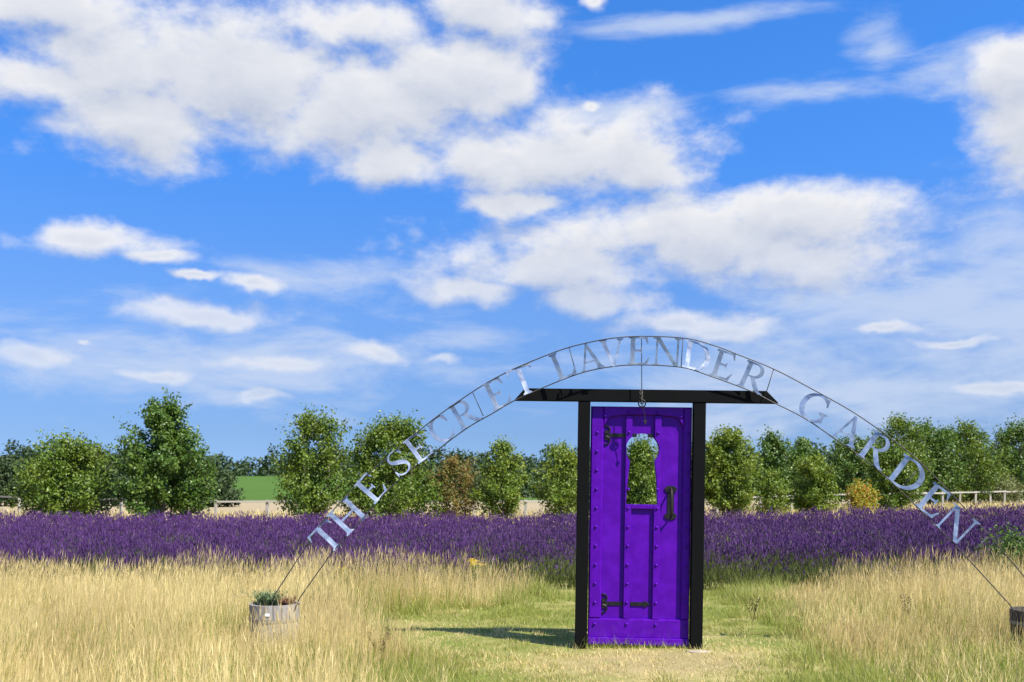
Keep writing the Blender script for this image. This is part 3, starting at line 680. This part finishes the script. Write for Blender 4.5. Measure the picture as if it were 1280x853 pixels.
GL['S'] = (.80, ribbon(sp2, [.055 + .115 * math.exp(-((i / (len(sp2) - 1) - .52) / .17) ** 2) + .02 * (i in (0, len(sp2) - 1)) for i in range(len(sp2))]) + [[(.68, .74), (.73, .74), (.73, .97), (.70, .97)], [(.07, .05), (.11, .05), (.12, .29), (.07, .29)]])
# letter, foot point, head point (photo pixels on the arch), width factor, tilt back, turn
LET = [('T', (421.5, 685), (396, 660), 1.05, 10, 13), ('H', (447, 657.5), (421, 632), 1.0, 10, 13), ('E', (477, 621.5), (451, 598), 1.0, 10, 12), ('S', (508, 592), (488, 566), 1.0, 10, 11),
       ('E', (533, 573.5), (513, 546), 1.0, 10, 9), ('C', (561, 550.5), (543, 522.5), 0.95, 7, 3), ('R', (590, 530.8), (573, 501.5), 1.0, 5, -2), ('E', (629, 508.5), (614, 476), 1.0, 3, 4),
       ('T', (660, 492.5), (647, 459), 1.0, 7, 8), ('L', (710, 472), (697, 440), 1.0, 2, -6), ('A', (741, 463), (732, 430), 0.95, 1, -9), ('V', (767, 458.5), (764, 424), 0.95, 4, 2),
       ('E', (797.5, 456), (799, 421), 1.0, 0, -5), ('N', (833, 457.5), (835, 422.5), 1.0, -1, -8), ('D', (868, 463), (875, 428), 1.0, 6, 9), ('E', (899, 473), (910, 440), 1.0, 1, -6),
       ('R', (936, 488), (950, 456), 1.0, 2, -9), ('G', (1012, 527), (1027, 494), 1.08, 6, -10), ('A', (1052, 553.5), (1070, 521), 1.0, 6, -12), ('R', (1086, 579), (1108, 547), 1.0, 7, -11),
       ('D', (1124, 609.5), (1147, 578), 1.05, 7, -12), ('E', (1155, 640.5), (1179, 611), 1.0, 8, -12), ('N', (1183, 669.5), (1208.5, 641.5), 1.05, 9, -12)]
for (ch, b_, t_, wf, tilt, turn) in LET:
    B, T_ = A_(b_), A_(t_); up = T_ - B; h = up.length; up.normalize(); right = Vector((up.z, 0, -up.x)); w, pieces = GL[ch]
    bm = bmesh.new()
    for k, pc in enumerate(pieces):
        e = .00012 * k; prism(bm, [((x - w / 2) * h * wf, (y - .5) * h) for x, y in pc], -.0022 - e, .0022 + e)
    o = link('letter', done(bm, 'letter'), M['steel'], arch)
    R3 = Matrix((right, Vector((0, 1, 0)), up)).transposed()
    R3 = Matrix.Rotation(math.radians(turn), 3, 'Z') @ Matrix.Rotation(math.radians(-tilt), 3, 'X') @ R3
    o.matrix_local = Matrix.Translation((B + T_) / 2 - O) @ R3.to_4x4()

# ring, chain and hanging wire in front of the door head
hg = empty('hanging_ring', A_((802, 420.7))); HO = Vector(A_((802, 420.7)))
tag(hg, 'small iron ring with cross hanging on a wire from the arch before the beam', 'ring')
bm = bmesh.new(); tube(bm, [(0, .004, -.004), A_((802.2, 492)) - HO], .0042, 6); link('wire', done(bm, 'wire'), M['rod'], hg)
for k in range(4):
    c = A_((801.5 + (k % 2), 491 + k * 2.6)) - HO; bm = bmesh.new(); an = k * 1.4
    pts = [c + Vector((math.cos(t) * .013 * math.cos(an), math.cos(t) * .013 * math.sin(an), math.sin(t) * .020)) for t in np.linspace(0, 6.283, 13)]
    tube(bm, pts, .0042, 5, False); link('chain_link', done(bm, 'chain_link', smooth=True), M['chain'], hg)
c = A_((802.5, 504.5)) - HO; bm = bmesh.new()
tube(bm, [c + Vector((math.cos(t) * .033, 0, math.sin(t) * .033)) for t in np.linspace(0, 6.283, 25)], .0065, 6, False)
tube(bm, [c + Vector((-.018, 0, 0)), c + Vector((.018, 0, 0))], .005, 5); tube(bm, [c + Vector((0, 0, -.03)), c + Vector((0, 0, .03))], .005, 5)
link('ring', done(bm, 'ring', smooth=True), M['iron'], hg)
bm = bmesh.new(); e0 = A_((803.5, 508.5)) - HO; e1 = A_((806.5, 527)) - HO; tube(bm, [e0, (e0 + e1) / 2 + Vector((.006, 0, 0)), e1], .0035, 5)
prism(bm, [(e1.x - .018, e1.z + .008), (e1.x, e1.z - .03), (e1.x + .018, e1.z + .008), (e1.x + .008, e1.z + .016), (e1.x, e1.z + .008), (e1.x - .008, e1.z + .016)], e1.y - .004, e1.y + .004)
link('pendant', done(bm, 'pendant'), M['rust_iron'], hg)

# ------------------------------------------------------------------ half barrels at the feet of the arch
def half_barrel(px, name, label, mk, h, r, lab):
    c = at(px, 780, AY); X0, Y0 = c.x, AY + .10; z0 = float(gz(X0, Y0)) - .03
    t = empty(name, (X0, Y0, z0)); tag(t, label, 'planter', 'planters at the feet of the arch')
    NS = 18
    for k in range(NS):
        a0, a1 = 2 * math.pi * k / NS + .012, 2 * math.pi * (k + 1) / NS - .012
        bm = bmesh.new(); grid = []
        for j in range(5):
            f = j / 4; rr_ = r * (.86 + .14 * math.sin(math.pi * .5 * (f * .9 + .1))); row = []
            for (ra, aa) in ((rr_, a0), (rr_ * 1.004, (a0 + a1) / 2), (rr_, a1), (rr_ - .022, a1), (rr_ - .022, a0)): row.append(bm.verts.new((ra * math.cos(aa), ra * math.sin(aa), h * f)))
            grid.append(row)
        for a, b_ in zip(grid, grid[1:]):
            for i in range(5): bm.faces.new((a[i], a[(i + 1) % 5], b_[(i + 1) % 5], b_[i]))
        bm.faces.new(grid[0][::-1]); bm.faces.new(grid[-1]); link('stave', done(bm, 'stave'), M[mk], t)
    for f in (.22, .70):
        rr_ = r * (.86 + .14 * math.sin(math.pi * .5 * (f * .9 + .1))) + .002
        bm = bmesh.new(); n_ = 48; R1 = [[bm.verts.new((q * math.cos(2 * math.pi * k / n_), q * math.sin(2 * math.pi * k / n_), h * f + dz)) for k in range(n_)] for q, dz in ((rr_, -.016), (rr_ + .004, -.016), (rr_ + .006, .016), (rr_, .016))]
        for a, b_ in ((0, 1), (1, 2), (2, 3), (3, 0)):
            for k in range(n_): bm.faces.new((R1[a][k], R1[a][(k + 1) % n_], R1[b_][(k + 1) % n_], R1[b_][k]))
        link('hoop', done(bm, 'hoop', smooth=False), M['zinc'], t)
    bm = bmesh.new(); bmesh.ops.create_circle(bm, cap_ends=True, segments=32, radius=r - .024, matrix=Matrix.Translation((0, 0, h - .045))); link('soil', done(bm, 'soil'), M['soil'], t)
    if lab:
        a = math.radians(-93); bm = bmesh.new(); box(bm, -.022, .022, -.0015, .0015, -.013, .013, .0005)
        link('tag', done(bm, 'tag'), M['tagw'], t, loc=((r + .0035) * math.cos(a), (r + .0035) * math.sin(a), h * .83), rot=(0, .05, a + math.pi / 2))
    return X0, Y0, z0 + h - .045
bl = half_barrel(340, 'half_barrel', 'grey weathered half barrel planter with white tag and herbs in it', 'barrel', .475, .232, True)
br = half_barrel(1303, 'half_barrel', 'dark half barrel planter at the edge of the dry grass holding the arch end', 'barrel_dark', .40, .232, False)

def sprigs(name, label, cat, loc, mats, n, rad, h, leaf_mat, group=None, lw=.006, top=None):
    """bushy pot plant: bent stems with short leaves along them"""
    t = empty(name, loc); tag(t, label, cat, group); bag = Bag()
    a = RNG.random(n) * 6.283; r_ = rad * np.sqrt(RNG.random(n)); X, Y = r_ * np.cos(a), r_ * np.sin(a); hh = h * RNG.uniform(.55, 1.1, n)
    lean = np.stack([np.cos(a), np.sin(a)], 1) * (r_ / rad * .55)[:, None] + RNG.normal(0, .2, (n, 2))
    blades(bag, X * .6, Y * .6, np.zeros(n), hh, np.full(n, lw), lean, 1.2, RNG.random(n), np.ones(n), 2); link('stems', bag.mesh('stems'), M[leaf_mat], t)
    bag = Bag(); k = 12; I = np.repeat(np.arange(n), k); f = RNG.uniform(.25, 1, n * k); q = f ** 1.2
    px, py, pz = X[I] * .6 + lean[I, 0] * hh[I] * q, Y[I] * .6 + lean[I, 1] * hh[I] * q, hh[I] * f * .95
    blades(bag, px, py, pz, RNG.uniform(.02, .045, n * k), np.full(n * k, lw * 1.4), RNG.normal(0, .8, (n * k, 2)), 1.2, RNG.random(n * k), np.ones(n * k), 2); link('leaves', bag.mesh('leaves'), M[leaf_mat], t)
    return t
sprigs('herb_plant', 'bushy grey green herb growing in the grey half barrel', 'plant', (bl[0] - .055, bl[1], bl[2] + .002), None, 90, .15, .15, 'herb')
sprigs('heather_plant', 'low reddish brown dried heather beside the herb in the grey barrel', 'plant', (bl[0] + .13, bl[1] - .03, bl[2] + .002), None, 50, .085, .10, 'heather')

# ------------------------------------------------------------------ trees
def leaf_quads(P, size, rnd, outward=None):
    """folded kite leaves at random attitudes"""
    n = len(P); d = RNG.normal(0, 1, (n, 3)); d[:, 2] -= .35; d /= np.linalg.norm(d, axis=1, keepdims=True)
    e = RNG.normal(0, 1, (n, 3)); 
    if outward is not None: e += outward * 1.1
    e[:, 2] += .55
    e -= d * (e * d).sum(1, keepdims=True); e /= np.linalg.norm(e, axis=1, keepdims=True); s = np.cross(d, e)
    L = (size * RNG.uniform(.7, 1.25, n))[:, None]
    V = np.stack([P, P + d * L * .5 + s * L * .36 + e * L * .10, P + d * L, P + d * L * .5 - s * L * .36 + e * L * .10], 1)
    T = (np.arange(n)[:, None, None] * 4 + np.array([(0, 1, 2), (0, 2, 3)])[None]).reshape(-1, 3)
    return V.reshape(-1, 3), T, np.repeat(rnd, 4)
PROF = {'cone': lambda t: np.interp(t, [0, .06, .18, .35, .6, .82, 1], [.40, .85, 1, .95, .72, .42, .10]),
        'oval': lambda t: np.interp(t, [0, .08, .25, .45, .7, .88, 1], [.30, .60, .95, 1, .78, .45, .10]),
        'column': lambda t: np.interp(t, [0, .08, .2, .5, .8, .93, 1], [.25, .55, .90, 1, .72, .42, .12]),
        'bush': lambda t: np.interp(t, [0, .06, .3, .6, .85, 1], [.62, .88, 1, .92, .66, .25])}
def tree(name, label, px, ytop, wpx, Y, prof, leafm, n_leaf, seed, lsize=.13, spires=(), base=.05, group='trees behind the lavender field', cat='tree', ybase=None):
    global RNG
    keep = RNG; RNG = np.random.default_rng(seed)
    X = (px - CX) / F * Y; z0 = float(gz(X, Y)); h = CH + (HY - ytop) / F * Y - z0; R = wpx / F * Y / 2 * .97; h = h * .91
    root = empty(name, (X, Y, z0)); tag(root, label, cat, group)
    n_leaf = int(n_leaf * 1.45); lsize *= .88
    leaders = [(0., 0., 1.0)] + [(s[0] * R, s[1] * R, s[2]) for s in spires]
    fa = RNG.random(4) * 6.28; starts, mids, tips = [], [], []; bm = bmesh.new(); tr_ = max(.035, h * .016)
    for li, (lx, ly, lt) in enumerate(leaders):
        H = h * lt; bend = RNG.normal(0, .03, 2) * H
        ax_ = lambda t: np.array([lx * min(1, t * 2.2) + bend[0] * math.sin(t * 3), ly * min(1, t * 2.2) + bend[1] * math.sin(t * 3), H * t])
        tube(bm, [Vector(ax_(t)) - Vector((0, 0, .08 if t == 0 else 0)) for t in (0, .15, .3, .5, .7, .88, .985)], [tr_ * (1.25 if li == 0 else .7), tr_ * .9, tr_ * .75, tr_ * .55, tr_ * .36, tr_ * .2, tr_ * .08], 7)
        nb = int(54 * (1 if li == 0 else .5)); Rl = R * (1 if li == 0 else .62)
        for k in range(nb):
            t0 = base + (1 - base - .04) * (k + RNG.random()) / nb * .96; az_ = k * 2.39996 + RNG.normal(0, .35)
            s = ax_(t0); t1 = min(.995, t0 + .10 + .10 * RNG.random()); rr_ = Rl * PROF[prof]((t0 + t1) / 2) * (RNG.uniform(.66, 1.13) if RNG.random() < .85 else RNG.uniform(1.05, 1.25))
            rr_ *= 1 + .13 * math.sin(2 * az_ + fa[0]) * math.sin(8 * t0 + fa[1]) + .11 * math.sin(3 * az_ + fa[2] + 9 * t0)
            c1 = ax_(t1); tip = c1 + np.array([math.cos(az_) * rr_, math.sin(az_) * rr_, RNG.normal(0, .03) * h])
            tip[2] = max(.12, tip[2]); mid = (s + tip) / 2 + np.array([math.cos(az_) * rr_ * .12, math.sin(az_) * rr_ * .12, -.03 * h])
            starts.append(s); mids.append(mid); tips.append(tip)
            if k % 2 == 0: tube(bm, [Vector(s), Vector(mid), Vector(tip)], [tr_ * .32 * (1.1 - t0), tr_ * .22 * (1.1 - t0), .006], 5)
        for k in range(7):   # leading shoots
            s = ax_(.80 + .03 * k); starts.append(s); az_ = RNG.random() * 6.28; q = s + np.array([math.cos(az_) * R * .22, math.sin(az_) * R * .22, (1.03 - .86 - .02 * k) * H * RNG.uniform(.6, 1.35)]); tips.append(q); mids.append((s + q) / 2)
    link('trunk', done(bm, 'trunk', smooth=True), M['bark'], root)
    S_, Q_, E_ = map(np.array, (starts, mids, tips)); ln = np.linalg.norm(E_ - S_, axis=1) + .12 * R
    dens = ln * RNG.uniform(.45, 1.5, len(ln)); dens /= dens.sum()
    I = RNG.choice(len(ln), n_leaf, p=dens); s = (.22 + .80 * RNG.random(n_leaf) ** .75)[:, None]
    P = S_[I] * (1 - s) ** 2 + 2 * Q_[I] * s * (1 - s) + E_[I] * s * s
    tw = RNG.normal(0, 1, (len(ln), 6, 3)) * (.06 * R + .06)                      # twig offsets make clumps
    P = P + tw[I, RNG.integers(0, 6, n_leaf)] * (.4 + s) + RNG.normal(0, .035 * R + .035, (n_leaf, 3)); P[:, 2] = np.maximum(P[:, 2], .05)
    ow = P * np.array([1, 1, 0]); ow = ow / (np.linalg.norm(ow, axis=1, keepdims=True) + 1e-6)
    Vv, Tt, rn = leaf_quads(P, np.full(n_leaf, lsize), RNG.random(n_leaf), ow)
    link('crown', np_mesh('crown', Vv, Tt, {'rnd': rn}), M[leafm], root)
    RNG = keep
    return root
TB, TR = 'trees behind the lavender field', 'trees beyond the lavender on the handle side of the door'
tree('broad_tree', 'broad bushy tree with thin brownish top beside the dense dark cone tree', 78, 545, 100, 39.5, 'bush', 'leaf', 11000, 1, .13, [(.55, .1, .98), (-.45, -.1, .80)])
tree('cone_tree', 'tall dense dark green cone shaped tree with the fullest crown', 200, 497, 116, 39, 'cone', 'leaf_deep', 19000, 2, .14)
tree('twin_topped_tree', 'airy upright green tree with two narrow tips by the green field gap', 388, 509, 88, 39, 'oval', 'leaf', 8200, 3, .13, [(.48, .05, .97), (-.3, -.1, .72)])
tree('forked_tree', 'wide green tree with two spires behind the letters of the arch', 489, 520, 112, 40, 'cone', 'leaf', 12500, 4, .13, [(-.42, -.05, .88), (.30, 0, 1.0)])
tree('browning_tree', 'small rusty brown bushy tree between green trees', 567, 570, 66, 41, 'bush', 'leaf_brown', 4600, 5, .105)
tree('small_oval_tree', 'small neat oval light green tree next to the rusty brown one', 631, 547, 58, 40, 'oval', 'leaf_lime', 5200, 6, .12)
tree('slim_tree', 'pale green slim tree beside the black gate post on the hinge side', 699, 551, 58, 40.5, 'oval', 'leaf_lime', 4800, 7, .12, [(.45, 0, .93)])
tree('pointed_tree', 'pointed green tree framed by the keyhole of the door', 803, 548, 66, 41, 'cone', 'leaf', 9500, 8, .12)
tree('upright_tree', 'full light green tree beside the black gate post on the handle side', 910, 535, 76, 45, 'column', 'leaf_lime', 9500, 9, .14, [(-.5, 0, .86)], group=TR)
tree('dark_tree', 'darker green tree rising behind the yellowing shrub', 968, 541, 66, 53, 'oval', 'leaf_deep', 6500, 10, .16, group=TR)
tree('dark_tree', 'dark tree peeping over the round lime green tree', 1003, 549, 62, 56, 'oval', 'leaf_deep', 5600, 11, .16, group=TR)
tree('round_tree', 'lime green rounded tree next to the small orange bush', 1015, 568, 54, 47, 'bush', 'leaf_lime', 6200, 12, .13, group=TR)
tree('yellowing_shrub', 'thin yellowing shrub standing before the darker tree', 964, 588, 42, 46, 'bush', 'leaf_lime', 2200, 13, .12, group=TR)
tree('deep_tree', 'dark full tree directly behind the small orange bush', 1062, 545, 80, 60, 'bush', 'leaf_deep', 8200, 14, .17, [(.5, 0, .97)], group=TR)
tree('orange_bush', 'small bright orange and yellow leaved bush', 1075, 604, 37, 47, 'bush', 'leaf_orange', 2600, 15, .12, group=TR, cat='bush')
tree('leafy_tree', 'low bright green tree behind the letter D of GARDEN', 1114, 560, 66, 49, 'bush', 'leaf', 6800, 27, .14, group=TR)
tree('spiky_tree', 'tall spiky green tree rising highest behind the word GARDEN', 1122, 514, 80, 61, 'oval', 'leaf', 8200, 16, .16, [(.5, .1, .93), (-.4, 0, .78)], group=TR)
tree('wide_tree', 'wide dark green tree between the tall spiky and the mottled tree', 1160, 527, 84, 64, 'bush', 'leaf_deep', 9500, 17, .17, [(.4, 0, .95)], group=TR)
tree('mottled_tree', 'large tree with paler mottled top behind the last arch letters', 1208, 524, 84, 66, 'oval', 'leaf', 9500, 18, .17, [(-.45, 0, .93), (.4, .1, .88)], group=TR)
tree('deep_green_tree', 'deep green tree with pointed top behind the low pale shrubs', 1272, 523, 80, 73, 'oval', 'leaf_deep', 8600, 19, .18, [(-.5, 0, .88)], group=TR)
tree('low_shrub', 'low pale sage shrub under the deep green pointed tree', 1246, 596, 64, 70, 'bush', 'leaf_pale', 4200, 20, .16, group='low shrubs along the fence', cat='shrub')
tree('low_shrub', 'low sage shrub beside letter E and the pale fence rail', 1196, 600, 40, 67, 'bush', 'leaf_pale', 2600, 21, .16, group='low shrubs along the fence', cat='shrub')
tree('dark_bush', 'dark rounded bush against the green field', 268, 590, 62, 70, 'bush', 'wood_dark', 4500, 22, .24, group='dark bushes beyond the fence', cat='bush')
tree('dark_bush', 'dark broad thicket between the broad tree and the cone tree', 136, 572, 60, 72, 'bush', 'wood_dark', 6500, 23, .24, group='dark bushes beyond the fence', cat='bush')
tree('dark_bush', 'dark broad thicket on the outer side of the broad bushy tree', 6, 575, 76, 72, 'bush', 'wood_dark', 5500, 24, .24, group='dark bushes beyond the fence', cat='bush')
tree('slender_tree', 'mid green tree half hidden behind the gate post on the handle side', 850, 548, 62, 46, 'oval', 'leaf', 5200, 25, .14, group=TR)
tree('slender_tree', 'slim green tree half hidden behind the hinge side of the door', 745, 556, 52, 43, 'oval', 'leaf', 4200, 26, .13)
q = at(1262, 690, 14.1)
tree('green_shrub', 'dense dark green shrub at the lavender edge beyond the dry grass', 1266, 668, 66, 14.0, 'bush', 'leaf_deep', 5000, 28, .045, cat='shrub', group=None)

# far woods
def wood(name, label, lumps, leaf, n):
    P, Q = [], []
    tot_ = sum(l[3] * l[5] for l in lumps)
    for (x, y, z, rx, ry, rz) in lumps:
        k = max(20, int(n * rx * rz / tot_)); d = RNG.normal(0, 1, (k, 3)); d /= np.linalg.norm(d, axis=1, keepdims=True); d[:, 2] = np.abs(d[:, 2]) * 1.05 - .05
        s = RNG.uniform(.74, 1.05, k)[:, None] * (1 + .14 * np.sin(d * 5 + x)[:, :1] * np.cos(d[:, 2:] * 6 + y))
        P.append(np.array([x, y, z]) + d * s * np.array([rx, ry, rz])); Q.append(d)
    P = np.concatenate(P); V, T, rn = leaf_quads(P, np.full(len(P), leaf), RNG.random(len(P)), np.concatenate(Q))
    tag(link(name, np_mesh(name, V, T, {'rnd': rn}), M['wood_dark']), label, 'woodland', kind='stuff')
lumps = []
for x in np.arange(-16, 95, 2.6):
    Y = RNG.uniform(106, 122); lumps.append((x, Y, gz(x, Y) - .3, RNG.uniform(2.4, 3.8), 3, RNG.uniform(3.6, 5.0)))
    lumps.append((x + 1, Y - 4, gz(x, Y) - .3, RNG.uniform(2, 3), 2.5, RNG.uniform(1.8, 3.0)))
wood('tree_belt', 'dark belt of trees behind the fence and the small oval tree', lumps, .5, 40000)
lumps = []
for x in np.arange(-95, -44, 2.6):
    Y = RNG.uniform(106, 122); lumps.append((x, Y, gz(x, Y) - .3, RNG.uniform(2.6, 4.2), 3, RNG.uniform(4.8, 7.0)))
wood('tree_clump', 'dark clump of trees beyond the fence behind the broad bushy tree', lumps, .45, 28000)
lumps = []
for x in np.arange(-230, 240, 4.6):
    Y = RNG.uniform(322, 352); lumps.append((x, Y, gz(x, Y) - .6, RNG.uniform(4.5, 8), 6, RNG.uniform(6.5, 11.5)))
    lumps.append((x + 2, Y - 12, gz(x, Y) - .6, RNG.uniform(4, 6), 4, RNG.uniform(2, 4)))
wood('far_wood', 'far dark woodland along the horizon behind the green field', lumps, 1.15, 60000)

# ------------------------------------------------------------------ fence
fl = [(-28, 627.5 - 5, 0), ]
FP = [(-40.0, 62.0), (-29.5, 57.0), (-13.4, 45.0), (.6, 45.4), (12.6, 50.5), (24.5, 59.0), (37, 71), (44, 78)]
fence = empty('rail_fence', (FP[2][0], FP[2][1], float(gz(*FP[2])))); FO = Vector(fence.location)
tag(fence, 'low bleached timber post and rail fence running behind the trees', 'fence')
pts = []
for (x0, y0), (x1, y1) in zip(FP, FP[1:]):
    L_ = math.hypot(x1 - x0, y1 - y0); k = max(1, round(L_ / 2.4))
    for i in range(k): pts.append((x0 + (x1 - x0) * i / k, y0 + (y1 - y0) * i / k))
pts.append(FP[-1])
r0 = random.Random(5)
bm = bmesh.new(); box(bm, -.06, .06, -.05, .05, -.15, .99, .008); pm = done(bm, 'post')
for (x, y) in pts: link('post', pm, M['fence'], fence, loc=Vector((x, y, float(gz(x, y)))) - FO, rot=(r0.uniform(-.03, .03), r0.uniform(-.03, .03), r0.uniform(-.2, .2)))
for (a, b_) in zip(pts, pts[1:]):
    for hgt in (.92,):
        A0 = Vector((a[0], a[1], float(gz(*a)) + hgt + r0.uniform(-.02, .02))); B0 = Vector((b_[0], b_[1], float(gz(*b_)) + hgt + r0.uniform(-.02, .02))); d = B0 - A0
        bm = bmesh.new(); box(bm, -.03, d.length + .03, -.02, .02, -.042, .042, .004); o = link('rail', done(bm, 'rail'), M['fence'], fence)
        nrm = Vector((d.y, -d.x, 0)).normalized()
        o.location = A0 + nrm * .075 - FO; o.rotation_euler = (0, -math.atan2(d.z, math.hypot(d.x, d.y)), math.atan2(d.y, d.x))

# ------------------------------------------------------------------ wild flowers among the grass
def ragwort(px, py, Y, label, n, seed):
    global RNG
    keep = RNG; RNG = np.random.default_rng(seed)
    c = at(px, py, Y); z0 = float(gz(c.x, Y)); h = c.z - z0; t = empty('ragwort', (c.x, Y, z0)); tag(t, label, 'flower', 'ragwort plants')
    bag = Bag(); k = 9; ln = RNG.normal(0, .14, (k, 2)); tip, ax = blades(bag, np.zeros(k), np.zeros(k), np.full(k, -.02), h * RNG.uniform(.85, 1.03, k), np.full(k, .010), ln, 1.6, RNG.random(k), np.ones(k), 3)
    nl = 120; I = RNG.integers(0, k, nl); f = RNG.uniform(.1, .85, nl)
    blades(bag, ln[I, 0] * h * f ** 1.6, ln[I, 1] * h * f ** 1.6, h * f * .95, RNG.uniform(.05, .10, nl), np.full(nl, .022), RNG.normal(0, .9, (nl, 2)), 1.1, RNG.random(nl), np.ones(nl), 2)
    link('stems', bag.mesh('stems'), M['leaf_lime'], t)
    if n:
        I = RNG.integers(0, k, n); P = tip[I] + RNG.normal(0, 1, (n, 3)) * np.array([.024, .024, .010]); V, T, rn = leaf_quads(P, np.full(n, .018), RNG.random(n)); link('blossom', np_mesh('blossom', V, T, {'rnd': rn}), M['petal'], t)
    RNG = keep
ragwort(593.5, 697, 13.5, 'ragwort with orange yellow blossom at the edge of the lavender', 260, 51)
ragwort(430, 708, 13.2, 'leafy green weed with a few yellow buds in the dry grass', 60, 52)
def dock(px, py, Y, label, seed):
    global RNG
    keep = RNG; RNG = np.random.default_rng(seed)
    c = at(px, py, Y); z0 = float(gz(c.x, Y)); h = c.z - z0; t = empty('dock_plant', (c.x, Y, z0)); tag(t, label, 'plant', 'dried docks in the grass')
    k = 4; ln = RNG.normal(0, .2, (k, 2)); bag = Bag(); blades(bag, np.zeros(k), np.zeros(k), np.full(k, -.02), np.full(k, h), np.full(k, .007), ln, 1.5, RNG.random(k), np.zeros(k), 3); link('stems', bag.mesh('stems'), M['dock'], t)
    n = 170; I = RNG.integers(0, k, n); f = RNG.uniform(.45, 1, n); P = np.stack([ln[I, 0] * h * f ** 1.5, ln[I, 1] * h * f ** 1.5, h * f * .97], 1) + RNG.normal(0, .010, (n, 3))
    V, T, rn = leaf_quads(P, np.full(n, .018), RNG.random(n)); link('seed_heads', np_mesh('seed_heads', V, T, {'rnd': rn}), M['dock'], t)
    RNG = keep
dock(941, 746, 11.2, 'dark dried dock at the edge of the mown path on the handle side', 61)
dock(1133, 742, 10.8, 'dark dried dock deep in the golden grass under the arch end', 62)
dock(474, 786, 8.6, 'thin dried dock at the corner of the tall grass by the path', 63)
